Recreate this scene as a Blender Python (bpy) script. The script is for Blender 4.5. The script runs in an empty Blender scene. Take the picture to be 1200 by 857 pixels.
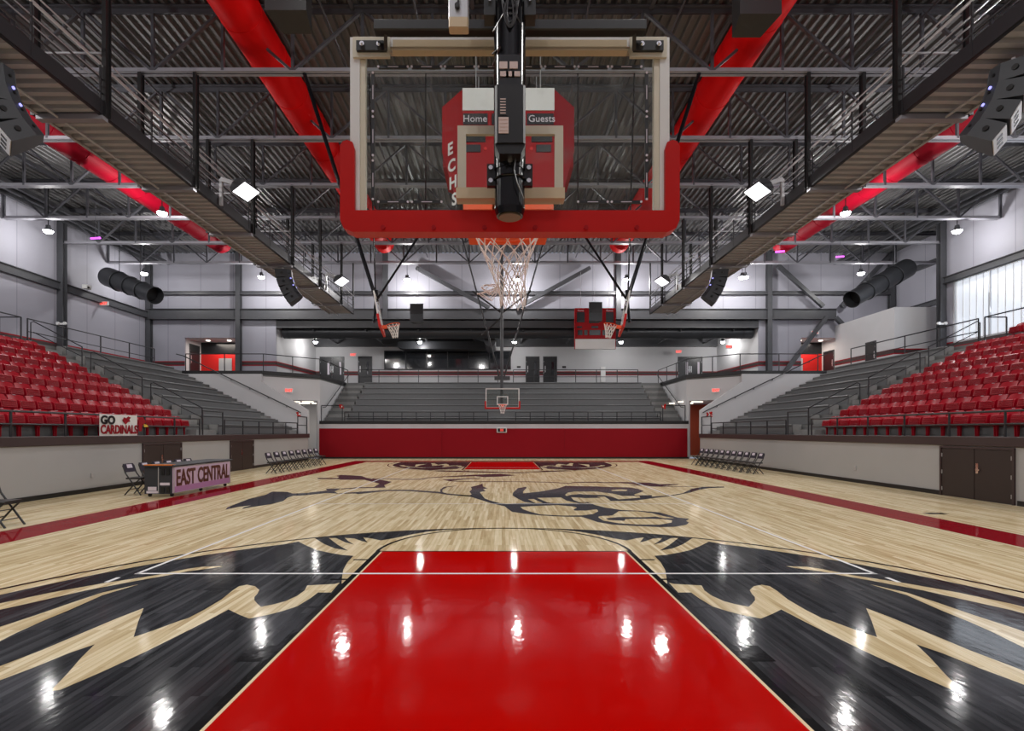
import bpy, math, random
from math import sin, cos, pi, radians as R, sqrt
from mathutils import Vector, Matrix, geometry
random.seed(7)
sc = bpy.context.scene
col = sc.collection
EYE = 1.727

# ---------------------------------------------------------------- materials
M = {}
def mat(name, rgb, rough=0.5, metal=0.0, emis=None, es=0.0, noise=0.0, scale=6.0, spec=0.5, coat=0.0):
    m = bpy.data.materials.new(name); m.use_nodes = True
    nt = m.node_tree; b = nt.nodes['Principled BSDF']
    b.inputs['Base Color'].default_value = (*rgb, 1)
    b.inputs['Roughness'].default_value = rough
    b.inputs['Metallic'].default_value = metal
    b.inputs['Specular IOR Level'].default_value = spec
    b.inputs['Coat Weight'].default_value = coat
    b.inputs['Coat Roughness'].default_value = 0.06
    if emis:
        b.inputs['Emission Color'].default_value = (*emis, 1)
        b.inputs['Emission Strength'].default_value = es
    if noise > 0:
        tc = nt.nodes.new('ShaderNodeTexCoord'); n = nt.nodes.new('ShaderNodeTexNoise')
        n.inputs['Scale'].default_value = scale; n.inputs['Detail'].default_value = 4
        nt.links.new(tc.outputs['Object'], n.inputs['Vector'])
        mx = nt.nodes.new('ShaderNodeMix'); mx.data_type = 'RGBA'
        mx.inputs[6].default_value = (*[c * (1 - noise) for c in rgb], 1)
        mx.inputs[7].default_value = (*[min(1, c * (1 + noise)) for c in rgb], 1)
        nt.links.new(n.outputs['Fac'], mx.inputs[0]); nt.links.new(mx.outputs[2], b.inputs['Base Color'])
    M[name] = m
    return m

def wood(name, c1, c2, c3, rough, coat, seam=0.75):
    """strip flooring: planks run along Y, each plank its own tone, fine grain along the plank"""
    m = bpy.data.materials.new(name); m.use_nodes = True
    nt = m.node_tree; b = nt.nodes['Principled BSDF']; L = nt.links.new
    tc = nt.nodes.new('ShaderNodeTexCoord')
    mp = nt.nodes.new('ShaderNodeMapping'); mp.inputs['Rotation'].default_value = (0, 0, R(90))
    L(tc.outputs['Object'], mp.inputs['Vector'])
    br = nt.nodes.new('ShaderNodeTexBrick')
    br.inputs['Scale'].default_value = 1.0
    br.inputs['Brick Width'].default_value = 1.15; br.inputs['Row Height'].default_value = 0.058
    br.inputs['Mortar Size'].default_value = 0.0012; br.inputs['Mortar Smooth'].default_value = 0.3
    br.inputs['Color1'].default_value = (0, 0, 0, 1); br.inputs['Color2'].default_value = (1, 1, 1, 1)
    br.inputs['Mortar'].default_value = (0.2, 0.2, 0.2, 1)
    br.offset = 0.37; br.offset_frequency = 3
    L(mp.outputs['Vector'], br.inputs['Vector'])
    ramp = nt.nodes.new('ShaderNodeValToRGB')
    e = ramp.color_ramp.elements
    e[0].position = 0.0; e[0].color = (*c1, 1); e[1].position = 1.0; e[1].color = (*c3, 1)
    k = e.new(0.5); k.color = (*c2, 1)
    ns = nt.nodes.new('ShaderNodeTexNoise'); ns.inputs['Scale'].default_value = 1.0; ns.inputs['Detail'].default_value = 5
    mp2 = nt.nodes.new('ShaderNodeMapping'); mp2.inputs['Scale'].default_value = (22, 1.3, 1)
    L(tc.outputs['Object'], mp2.inputs['Vector']); L(mp2.outputs['Vector'], ns.inputs['Vector'])
    ad = nt.nodes.new('ShaderNodeMath'); ad.operation = 'MULTIPLY_ADD'
    sepc = nt.nodes.new('ShaderNodeSeparateColor'); L(br.outputs['Color'], sepc.inputs['Color'])
    sub = nt.nodes.new('ShaderNodeMath'); sub.operation = 'MULTIPLY_ADD'
    L(ns.outputs['Fac'], sub.inputs[0]); sub.inputs[1].default_value = 1.3; sub.inputs[2].default_value = -0.52
    L(sepc.outputs['Red'], ad.inputs[0]); ad.inputs[1].default_value = 0.72; L(sub.outputs[0], ad.inputs[2])
    L(ad.outputs[0], ramp.inputs['Fac'])
    mx = nt.nodes.new('ShaderNodeMix'); mx.data_type = 'RGBA'
    L(br.outputs['Fac'], mx.inputs[0]); L(ramp.outputs['Color'], mx.inputs[6])
    mx.inputs[7].default_value = (*[c * seam for c in c1], 1)
    L(mx.outputs[2], b.inputs['Base Color'])
    b.inputs['Roughness'].default_value = rough
    b.inputs['Coat Weight'].default_value = coat; b.inputs['Coat Roughness'].default_value = 0.09
    b.inputs['Specular IOR Level'].default_value = 0.0
    # lacquer waviness
    n2 = nt.nodes.new('ShaderNodeTexNoise'); n2.inputs['Scale'].default_value = 9; n2.inputs['Detail'].default_value = 2
    mp3 = nt.nodes.new('ShaderNodeMapping'); mp3.inputs['Scale'].default_value = (1.6, .9, 1)
    L(tc.outputs['Object'], mp3.inputs['Vector']); L(mp3.outputs['Vector'], n2.inputs['Vector'])
    bp = nt.nodes.new('ShaderNodeBump'); bp.inputs['Strength'].default_value = 0.22; bp.inputs['Distance'].default_value = 0.004
    L(n2.outputs['Fac'], bp.inputs['Height']); L(bp.outputs['Normal'], b.inputs['Coat Normal']); L(bp.outputs['Normal'], b.inputs['Normal'])
    M[name] = m
    return m

wood('maple_floor', (.46, .345, .18), (.65, .54, .335), (.80, .71, .50), .36, .40)
wood('stained_floor', (.013, .014, .016), (.031, .032, .036), (.062, .064, .070), .4, .33)
def paint(name, rgb):
    m = mat(name, rgb, .4, coat=.42, noise=.06, scale=3, spec=0)
    nt = m.node_tree; b = nt.nodes['Principled BSDF']; L = nt.links.new
    tc = nt.nodes.new('ShaderNodeTexCoord'); mp3 = nt.nodes.new('ShaderNodeMapping'); mp3.inputs['Scale'].default_value = (1.6, .9, 1)
    n2 = nt.nodes.new('ShaderNodeTexNoise'); n2.inputs['Scale'].default_value = 9
    L(tc.outputs['Object'], mp3.inputs['Vector']); L(mp3.outputs['Vector'], n2.inputs['Vector'])
    bp = nt.nodes.new('ShaderNodeBump'); bp.inputs['Strength'].default_value = 0.22; bp.inputs['Distance'].default_value = 0.004
    L(n2.outputs['Fac'], bp.inputs['Height']); L(bp.outputs['Normal'], b.inputs['Coat Normal'])
paint('lane_red', (.46, .002, .001)); paint('border_red', (.24, .003, .010)); paint('line_white', (.85, .85, .85)); paint('line_black', (.010, .010, .011))
paint('line_cream', (.75, .62, .40)); paint('logo_dark', (.052, .050, .060))

def wallmat(name, rgb, seam=1.2, vert=True):
    m = mat(name, rgb, .6)
    nt = m.node_tree; b = nt.nodes['Principled BSDF']; L = nt.links.new
    tc = nt.nodes.new('ShaderNodeTexCoord'); sp = nt.nodes.new('ShaderNodeSeparateXYZ'); L(tc.outputs['Object'], sp.inputs[0])
    a = nt.nodes.new('ShaderNodeMath'); a.operation = 'ADD'; L(sp.outputs['X'], a.inputs[0]); L(sp.outputs['Y'], a.inputs[1])
    d = nt.nodes.new('ShaderNodeMath'); d.operation = 'DIVIDE'; L(a.outputs[0], d.inputs[0]); d.inputs[1].default_value = seam
    fr = nt.nodes.new('ShaderNodeMath'); fr.operation = 'FRACT'; L(d.outputs[0], fr.inputs[0])
    gt = nt.nodes.new('ShaderNodeMath'); gt.operation = 'GREATER_THAN'; L(fr.outputs[0], gt.inputs[0]); gt.inputs[1].default_value = 0.975
    n = nt.nodes.new('ShaderNodeTexNoise'); n.inputs['Scale'].default_value = .6; n.inputs['Detail'].default_value = 5; L(tc.outputs['Object'], n.inputs['Vector'])
    mx0 = nt.nodes.new('ShaderNodeMix'); mx0.data_type = 'RGBA'; L(n.outputs['Fac'], mx0.inputs[0])
    mx0.inputs[6].default_value = (*[c * .93 for c in rgb], 1); mx0.inputs[7].default_value = (*[min(1, c * 1.05) for c in rgb], 1)
    mx = nt.nodes.new('ShaderNodeMix'); mx.data_type = 'RGBA'; L(gt.outputs[0], mx.inputs[0]); L(mx0.outputs[2], mx.inputs[6])
    mx.inputs[7].default_value = (*[c * .72 for c in rgb], 1); L(mx.outputs[2], b.inputs['Base Color'])
wallmat('panel_white', (.33, .33, .385), 2.4)
mat('wall_white', (.60, .60, .62), .6, noise=.04, scale=1)
mat('well_grey', (.42, .42, .42), .5, noise=.06, scale=.8)
mat('steel_grey', (.060, .062, .070), .45, noise=.15, scale=3)
mat('truss_grey', (.100,.102,.118), .42, .2, noise=.15, scale=2)
mat('chord_grey', (0.33, 0.33, 0.37), .4, .2, noise=.1, scale=2)
mat('black_steel', (.012, .012, .013), .4)
mat('gloss_black', (.006, .006, .008), .16, spec=.35)
mat('rail_black', (.022, .022, .026), .4)
mat('deck_grey', (.155,.155,.158), .5, .3, noise=.12, scale=1.5)
mat('catwalk_deck', (.46,.46,.48), .5, .1, noise=.1, scale=2)
mat('terrace', (.16, .165, .165), .75, noise=.18, scale=4)
mat('bench_grey', (.135, .140, .145), .45, noise=.12, scale=5)
mat('step_grey', (.26,.26,.255), .75, noise=.2, scale=6)
mat('band_brown', (.050, .030, .030), .45)
mat('door_brown', (.034, .022, .020), .45, noise=.1)
mat('door_black', (.014, .015, .018), .35)
mat('pad_red', (.27,.003,.010), .55, noise=.05, scale=2, spec=.15)
mat('stripe_red', (.30, .004, .014), .5, spec=.2)
mat('seat_red', (.40,.003,.016), .32, noise=.12, scale=3, spec=.3)
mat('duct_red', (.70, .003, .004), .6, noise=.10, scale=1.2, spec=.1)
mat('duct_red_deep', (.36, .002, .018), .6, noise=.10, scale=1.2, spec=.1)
mat('rubber_red', (.52, .006, .004), .4, spec=.25)
mat('duct_grey', (.050, .053, .060), .4, .3)
mat('board_red', (.36, .004, .008), .5, spec=.2)
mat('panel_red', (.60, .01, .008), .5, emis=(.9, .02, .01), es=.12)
mat('corridor_red', (.32, .05, .02), .6)
mat('bronze', (.16, .12, .07), .35, .3)
mat('cable_grey', (.05, .05, .055), .3, spec=.8)
mat('orange', (.95, .10, .010), .4)
mat('cream_metal', (.66, .61, .49), .4, .1)
mat('tan_metal', (.62, .50, .34), .4, .1)
mat('white_metal', (.78, .78, .78), .35)
mat('white_cloth', (.80, .80, .78), .8)
mat('net_white', (.92, .90, .88), .8)
mat('chrome', (.75, .75, .76), .15, 1)
mat('galv', (.55, .56, .58), .35, .5)
mat('led_dark', (.018, .020, .026), .3)
mat('label_pink', (.70, .55, .52), .5)
mat('purple_pad', (.020, .010, .030), .6)
mat('logo_white', (.72, .66, .74), .6)
mat('orange_top', (.75, .20, .02), .4)
mat('lilac', (.50, .25, .48), .5)
mat('lilac_light', (.66, .50, .66), .5)
mat('letter_brown', (.10, .022, .008), .5)
mat('grille_white', (.85, .88, .94), .5)
mat('flood_lens', (1, 1, 1), .5, emis=(.94, .96, 1), es=6)
mat('speaker_grey', (.040, .043, .050), .5, spec=.3)
mat('sign_red', (1, .10, .08), .5, emis=(1, .07, .05), es=3)
mat('sign_white', (.8, .8, .8), .5)
mat('lamp_lens', (1, 1, 1), .5, emis=(.94, .96, 1), es=60)
mat('small_lens', (1, 1, 1), .5, emis=(1, .93, .82), es=9)
mat('soffit_lens', (1, 1, 1), .5, emis=(1, .86, .70), es=3.5)
mat('purple_lens', (.8, .1, .9), .5, emis=(.75, .12, 1), es=4)
mat('blue_led', (.3, .3, 1), .5, emis=(.35, .35, 1), es=4)
mat('window_panel', (.85, .9, 1), .4, emis=(.80, .90, 1), es=1.15)
mat('gold', (.7, .45, .05), .4)
mat('lit_red', (.8, .02, .01), .45, emis=(1, .03, .01), es=.35)
mat('dark_panel', (.010, .010, .012), .3)
mat('glass_dark', (.02, .022, .026), .06, spec=.8)

def glassmat():
    m = bpy.data.materials.new('board_glass'); m.use_nodes = True; nt = m.node_tree; L = nt.links.new
    nt.nodes.remove(nt.nodes['Principled BSDF']); out = nt.nodes['Material Output']
    t = nt.nodes.new('ShaderNodeBsdfTransparent'); t.inputs[0].default_value = (.90, .93, .91, 1)
    g = nt.nodes.new('ShaderNodeBsdfGlossy'); g.inputs['Roughness'].default_value = .03
    d = nt.nodes.new('ShaderNodeBsdfDiffuse'); d.inputs[0].default_value = (.75, .75, .72, 1)
    fr = nt.nodes.new('ShaderNodeFresnel'); fr.inputs[0].default_value = 1.25
    a = nt.nodes.new('ShaderNodeMixShader'); L(fr.outputs[0], a.inputs[0]); L(t.outputs[0], a.inputs[1]); L(g.outputs[0], a.inputs[2])
    n = nt.nodes.new('ShaderNodeTexNoise'); n.inputs['Scale'].default_value = 7; n.inputs['Detail'].default_value = 3
    tc = nt.nodes.new('ShaderNodeTexCoord'); L(tc.outputs['Object'], n.inputs['Vector'])
    r = nt.nodes.new('ShaderNodeMapRange'); r.inputs[1].default_value = .52; r.inputs[2].default_value = .72; r.inputs[3].default_value = .015; r.inputs[4].default_value = .10
    L(n.outputs['Fac'], r.inputs[0])
    b = nt.nodes.new('ShaderNodeMixShader'); L(r.outputs[0], b.inputs[0]); L(a.outputs[0], b.inputs[1]); L(d.outputs[0], b.inputs[2])
    L(b.outputs[0], out.inputs[0]); M['board_glass'] = m
glassmat()

# ---------------------------------------------------------------- mesh helpers
class MB:
    def __init__(s): s.v = []; s.f = []; s.mi = []; s.cur = 0
    def face(s, pts):
        n = len(s.v); s.v += [tuple(p) for p in pts]; s.f.append(tuple(range(n, n + len(pts)))); s.mi.append(s.cur); return s
    def hexa(s, p):
        n = len(s.v); s.v += [tuple(q) for q in p]
        for a in ((0,3,2,1),(4,5,6,7),(0,1,5,4),(1,2,6,5),(2,3,7,6),(3,0,4,7)): s.f.append(tuple(n+i for i in a)); s.mi.append(s.cur)
        return s
    def box(s, x0, x1, y0, y1, z0, z1):
        return s.hexa([(x0,y0,z0),(x1,y0,z0),(x1,y1,z0),(x0,y1,z0),(x0,y0,z1),(x1,y0,z1),(x1,y1,z1),(x0,y1,z1)])
    def bev(s, x0, x1, y0, y1, z0, z1, b=.01, axis='x'):
        """box with the four long edges chamfered, long axis given"""
        if axis == 'x': return s.prism([(y0+b,z0),(y1-b,z0),(y1,z0+b),(y1,z1-b),(y1-b,z1),(y0+b,z1),(y0,z1-b),(y0,z0+b)], 'x', x0, x1)
        if axis == 'y': return s.prism([(x0+b,z0),(x1-b,z0),(x1,z0+b),(x1,z1-b),(x1-b,z1),(x0+b,z1),(x0,z1-b),(x0,z0+b)], 'y', y0, y1)
        return s.prism([(x0+b,y0),(x1-b,y0),(x1,y0+b),(x1,y1-b),(x1-b,y1),(x0+b,y1),(x0,y1-b),(x0,y0+b)], 'z', z0, z1)
    def prism(s, poly, axis, a, b):
        def P(u, w, t):
            return (t,u,w) if axis == 'x' else ((u,t,w) if axis == 'y' else (u,w,t))
        n = len(s.v); k = len(poly)
        s.v += [P(u,w,a) for u,w in poly] + [P(u,w,b) for u,w in poly]
        for t in geometry.tessellate_polygon([[Vector((u,w,0)) for u,w in poly]]):
            s.f.append(tuple(n+i for i in t)); s.mi.append(s.cur); s.f.append(tuple(n+k+i for i in reversed(t))); s.mi.append(s.cur)
        for i in range(k):
            j = (i+1) % k; s.f.append((n+i, n+j, n+k+j, n+k+i)); s.mi.append(s.cur)
        return s
    def flat(s, poly, z):
        n = len(s.v); s.v += [(x,y,z) for x,y in poly]
        for t in geometry.tessellate_polygon([[Vector((x,y,0)) for x,y in poly]]):
            a, b, c = t
            (x1,y1),(x2,y2),(x3,y3) = poly[a],poly[b],poly[c]
            if (x2-x1)*(y3-y1)-(x3-x1)*(y2-y1) < 0: a, c = c, a
            s.f.append((n+a,n+b,n+c)); s.mi.append(s.cur)
        return s
    def cyl(s, p, q, r, r2=None, n=10, caps=True):
        r2 = r if r2 is None else r2; p = Vector(p); q = Vector(q); d = (q-p).normalized()
        u = d.orthogonal().normalized(); w = d.cross(u); k = len(s.v)
        for c, rr in ((p, r), (q, r2)):
            for i in range(n):
                a = 2*pi*i/n; s.v.append(tuple(c + (u*cos(a)+w*sin(a))*rr))
        for i in range(n):
            j = (i+1) % n; s.f.append((k+i,k+j,k+n+j,k+n+i)); s.mi.append(s.cur)
        if caps:
            s.f.append(tuple(k+i for i in reversed(range(n)))); s.mi.append(s.cur); s.f.append(tuple(k+n+i for i in range(n))); s.mi.append(s.cur)
        return s
    def bar(s, p, q, w, h=None, up=(0,0,1)):
        """square bar from p to q"""
        h = h or w; p = Vector(p); q = Vector(q); d = (q-p).normalized(); up = Vector(up)
        if abs(d.dot(up)) > .98: up = Vector((0,1,0))
        a = d.cross(up).normalized()*w/2; b = a.cross(d).normalized()*h/2
        return s.hexa([p-a-b,p+a-b,p+a+b,p-a+b,q-a-b,q+a-b,q+a+b,q-a+b])
    def tube(s, pts, r, n=8, closed=False):
        pts = [Vector(p) for p in pts]; m = len(pts); k = len(s.v); u = None
        for i, p in enumerate(pts):
            if closed: d = pts[(i+1) % m]-pts[i-1]
            else: d = pts[min(i+1,m-1)]-pts[max(i-1,0)]
            d.normalize()
            if u is None: u = d.orthogonal().normalized()
            else:
                u = (u-d*u.dot(d))
                u = u.normalized() if u.length > 1e-6 else d.orthogonal().normalized()
            w = d.cross(u)
            for j in range(n):
                a = 2*pi*j/n; s.v.append(tuple(p+(u*cos(a)+w*sin(a))*r))
        for i in range(m if closed else m-1):
            i2 = (i+1) % m
            for j in range(n):
                j2 = (j+1) % n; s.f.append((k+i*n+j,k+i*n+j2,k+i2*n+j2,k+i2*n+j)); s.mi.append(s.cur)
        if not closed:
            s.f.append(tuple(k+j for j in reversed(range(n)))); s.mi.append(s.cur)
            s.f.append(tuple(k+(m-1)*n+j for j in range(n))); s.mi.append(s.cur)
        return s
    def xf(s, mtx, start=0):
        for i in range(start, len(s.v)): s.v[i] = tuple(mtx @ Vector(s.v[i]))
        return s
    def build(s, name, mats, parent=None, smooth=False, local=False):
        me = bpy.data.meshes.new(name)
        off = Vector((0,0,0))
        if parent is not None and not local: off = wloc(parent)
        me.from_pydata([tuple(Vector(v)-off) for v in s.v], [], s.f)
        for m in (mats if isinstance(mats, (list,tuple)) else [mats]): me.materials.append(M[m])
        me.polygons.foreach_set('material_index', s.mi)
        if smooth:
            me.polygons.foreach_set('use_smooth', [True]*len(me.polygons)); me.set_sharp_from_angle(angle=R(40))
        me.update()
        o = bpy.data.objects.new(name, me); col.objects.link(o)
        if parent is not None: o.parent = parent
        return o
def wloc(o):
    v = Vector((0,0,0))
    while o is not None: v += o.location; o = o.parent
    return v
def tag(o, label, cat, group=None, kind=None):
    o['label'] = label; o['category'] = cat
    if group: o['group'] = group
    if kind: o['kind'] = kind
    return o
def struct(o): o['kind'] = 'structure'; return o
def S(name, mb, m): return struct(mb.build(name, m))
def thing(name, loc, label, cat, group=None, rz=0):
    o = bpy.data.objects.new(name, None); o.empty_display_size = .1; col.objects.link(o)
    o.location = loc; o.rotation_euler.z = rz
    return tag(o, label, cat, group)
def kids(o): return [c for c in bpy.data.objects if c.parent == o]
class Proto:
    """a thing and its parts; copies are made object by object"""
    def __init__(s, root, parts): s.root = root; s.parts = parts; s.used = False
    def put(s, loc, rz, label, group=None, cat=None):
        if not s.used: s.used = True; r = s.root
        else:
            r = s.root.copy(); col.objects.link(r)
            def rec(lst, par):
                for o, sub in lst:
                    c = o.copy(); col.objects.link(c); c.parent = par; rec(sub, c)
            rec(s.parts, r)
        r.location = loc; r.rotation_euler = (0,0,rz); r['label'] = label
        if group: r['group'] = group
        return r
def text(name, body, size, mtx, m, parent=None, ext=.004, bold=.0, sx=1.0, align='CENTER'):
    cu = bpy.data.curves.new(name, 'FONT'); cu.body = body; cu.size = size; cu.extrude = ext; cu.offset = bold
    cu.align_x = align; cu.align_y = 'CENTER'; cu.resolution_u = 3
    t = bpy.data.objects.new('tmp', cu); col.objects.link(t)
    bpy.context.view_layer.update()
    me = bpy.data.meshes.new_from_object(t.evaluated_get(bpy.context.evaluated_depsgraph_get()))
    bpy.data.objects.remove(t)
    me.transform(mtx @ Matrix.Diagonal((sx,1,1,1)))
    if parent is not None: me.transform(Matrix.Translation(-wloc(parent)))
    me.materials.clear(); me.materials.append(M[m])
    o = bpy.data.objects.new(name, me); col.objects.link(o)
    if parent is not None: o.parent = parent
    return o
def facing(x, y, z, rz=0):   # text upright, readable by a viewer looking along +Y when rz=0
    return Matrix.Translation((x,y,z)) @ Matrix.Rotation(rz, 4, 'Z') @ Matrix.Rotation(R(90), 4, 'X')
ORD = ['first','second','third','fourth','fifth','sixth','seventh','eighth','ninth','tenth','eleventh','twelfth','thirteenth','fourteenth','fifteenth','sixteenth','seventeenth','eighteenth']

# ---------------------------------------------------------------- the court floor and its painted markings
wing_edge = [(-3.19,8.30),(-2.94,7.99),(-2.68,7.70),(-2.46,7.54),(-2.25,7.41),(-2.06,7.35),(-2.04,7.00),(-1.98,6.61),(-1.90,6.30),(-1.82,6.01)]
T1 = [(-2.18,5.93),(-2.04,5.96),(-1.89,5.99),(-1.85,6.04),(-1.83,5.67),(-1.97,5.67),(-1.98,5.49),(-2.02,5.22),(-2.11,5.08),(-2.20,4.98),(-2.33,4.88),(-2.48,4.99),(-2.65,5.13),(-2.69,4.79),(-2.72,4.58),(-2.79,4.15),(-2.87,3.80),(-2.92,3.63),(-2.95,3.53),(-3.00,3.52),(-3.10,3.78),(-3.21,4.04),(-3.30,4.29),(-3.37,4.12),(-3.42,3.87),(-3.48,3.67),(-3.60,3.25),(-3.64,2.86),(-3.84,3.02),(-3.78,3.41),(-3.69,3.89),(-3.63,4.18),(-3.59,4.56),(-3.55,4.91),(-3.50,5.17),(-3.31,4.82),(-3.09,4.44),(-3.02,4.59),(-2.94,4.82),(-2.90,4.89),(-2.88,5.12),(-2.88,5.43),(-2.92,5.73),(-2.93,5.90),(-2.87,5.96),(-2.75,5.90),(-2.64,5.76),(-2.60,5.63),(-2.58,5.52),(-2.53,5.41),(-2.44,5.29),(-2.37,5.21),(-2.28,5.28),(-2.20,5.38),(-2.15,5.55),(-2.14,5.74)]
T2 = [(-3.58,6.78),(-3.83,6.75),(-3.95,6.65),(-4.17,6.34),(-4.54,6.01),(-4.83,5.67),(-5.04,5.31),(-5.22,4.84),(-5.02,4.66),(-4.86,5.12),(-4.73,5.35),(-4.52,5.74),(-4.22,6.12),(-3.99,6.37),(-3.88,6.53),(-3.65,6.69)]
T3 = [(-4.10,5.98),(-4.28,5.67),(-4.34,5.30),(-4.38,4.96),(-4.43,4.68),(-4.50,4.06),(-4.01,3.62),(-4.13,4.36),(-4.16,4.54),(-4.18,4.82),(-4.18,5.10),(-4.21,5.58)]
feather = [(-3.04,8.59),(-2.72,8.11),(-2.47,7.82),(-2.23,7.67),(-2.49,8.05),(-2.81,8.59),(-2.68,8.57),(-2.45,8.26),(-2.25,8.07),(-2.42,8.34),(-2.55,8.59),(-2.38,8.54),(-2.21,8.34),(-2.09,8.24),(-2.26,8.63),(-2.11,8.55),(-1.92,8.39),(-1.76,8.54),(-1.52,8.87),(-1.25,9.15),(-0.95,9.31),(-0.63,9.39),(-0.13,9.43)]
MID = [[(-6.11,11.70),(-6.26,12.08),(-6.48,13.55),(-6.45,14.47),(-6.60,15.22),(-6.14,15.15),(-5.82,14.73),(-5.51,14.87),(-5.17,15.41),(-5.12,15.52),(-5.32,15.98),(-4.87,16.06),(-4.82,15.22),(-4.55,14.73),(-4.91,14.87),(-5.34,14.31),(-5.61,14.21),(-5.59,13.79),(-5.43,13.14),(-5.49,12.55),(-5.72,12.10),(-5.80,11.81),(-5.88,12.08),(-5.85,12.38),(-6.03,12.14),(-6.08,11.92)],[(-6.85,19.71),(-6.13,19.71),(-6.19,20.14),(-6.44,20.59),(-6.41,21.13),(-5.47,20.59),(-5.02,19.71),(-4.64,19.23),(-4.32,18.95),(-3.77,18.15),(-3.79,17.04),(-3.58,16.31),(-3.83,16.22),(-4.37,16.14),(-4.80,15.82),(-4.86,16.02),(-4.44,16.39),(-3.98,16.47),(-4.05,17.55),(-4.36,18.05),(-4.93,18.95),(-5.24,18.95),(-5.75,18.95),(-5.94,19.23),(-6.69,19.23)],[(-4.77,19.53),(-3.51,19.23),(-2.90,19.35),(-2.81,19.83),(-2.23,20.33),(-1.18,21.13),(-0.05,21.63),(0.57,20.93),(-0.04,20.27),(-0.69,20.08),(-1.03,20.46),(-2.20,20.08),(-2.78,19.59),(-2.83,19.06),(-3.45,18.95),(-4.71,19.29)],[(-2.89,22.94),(-1.92,23.19),(-0.67,22.94),(1.14,22.00),(1.13,21.85),(-1.26,22.46)],[(-2.13,18.95),(-1.60,19.35),(-0.79,19.83),(-0.78,19.71),(-1.37,19.06),(-1.79,18.57),(-1.02,18.30),(-0.04,18.36),(0.94,18.25),(0.55,18.36),(1.71,18.11),(2.25,17.71),(2.49,18.11),(3.29,18.23),(3.45,18.00),(4.21,18.09),(5.01,17.82),(5.19,17.38),(5.78,17.38),(5.76,17.21),(5.07,16.73),(6.10,16.65),(6.31,16.57),(5.03,16.57),(4.72,16.61),(4.56,16.93),(4.09,17.01),(4.47,17.38),(3.92,17.73),(3.40,17.73),(3.23,17.91),(2.46,17.87),(2.22,17.52),(1.69,17.91),(0.55,18.15),(-1.41,18.15),(-0.04,18.15),(-1.01,18.10),(-1.77,18.36)],[(-4.63,14.73),(-4.07,14.73),(-3.96,14.60),(-3.34,15.37),(-2.72,15.37),(-1.78,14.80),(-1.51,14.47),(-0.82,14.03),(-0.84,14.28),(-1.54,14.77),(-1.69,15.08),(-1.76,15.71),(-1.71,16.39),(-1.44,16.82),(-1.45,16.91),(-1.81,16.47),(-1.83,15.71),(-1.76,15.15),(-2.78,15.71),(-3.40,15.67),(-4.11,15.15)]]
big = [[(-1.12,14.46),(-0.86,14.33),(-0.83,14.54),(-0.93,15.22),(-0.89,15.82),(-0.96,16.47),(-0.77,17.00),(-0.64,17.55),(-0.59,16.64),(-0.43,16.08),(-0.56,15.89),(-0.46,15.37),(-0.63,15.08),(-0.54,14.40),(-0.44,13.67),(-0.28,13.22),(-0.06,12.80),(0.11,12.64),(0.49,12.76),(0.77,12.76),(0.56,12.96),(0.41,13.62),(0.29,14.28),(0.32,14.94),(0.49,16.14),(0.77,16.54),(0.75,16.14),(0.61,15.22),(0.60,14.80),(1.11,15.22),(1.74,16.14),(2.02,16.82),(3.01,16.64),(3.25,16.50),(3.93,16.35),(4.11,15.98),(4.12,15.36),(3.92,14.98),(3.63,14.52),(3.61,14.31),(4.08,14.37),(3.98,14.03),(4.55,14.31),(5.07,14.82),(5.74,15.98),(6.29,16.54),(6.97,16.61),(6.88,16.35),(6.31,16.16),(5.86,15.70),(5.34,14.98),(4.69,14.31),(4.23,13.95),(3.72,13.55),(3.35,13.25),(3.01,13.18),(2.65,13.15),(2.31,13.01),(2.10,12.92),(2.20,12.42),(2.36,12.00),(2.65,11.63),(2.97,11.54),(3.37,11.30),(3.53,10.63),(3.71,10.47),(3.56,10.22),(3.55,10.03),(3.42,9.80),(3.14,9.59),(2.85,9.56),(2.49,9.66),(2.05,9.82),(1.82,10.10),(1.71,10.47),(1.61,10.71),(1.25,10.74),(0.80,10.89),(0.48,11.12),(0.22,11.38),(0.13,11.85),(0.07,12.21),(-0.05,12.40),(-0.30,12.84),(-0.55,13.39),(-0.84,14.03),(-1.10,14.25)]]
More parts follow.
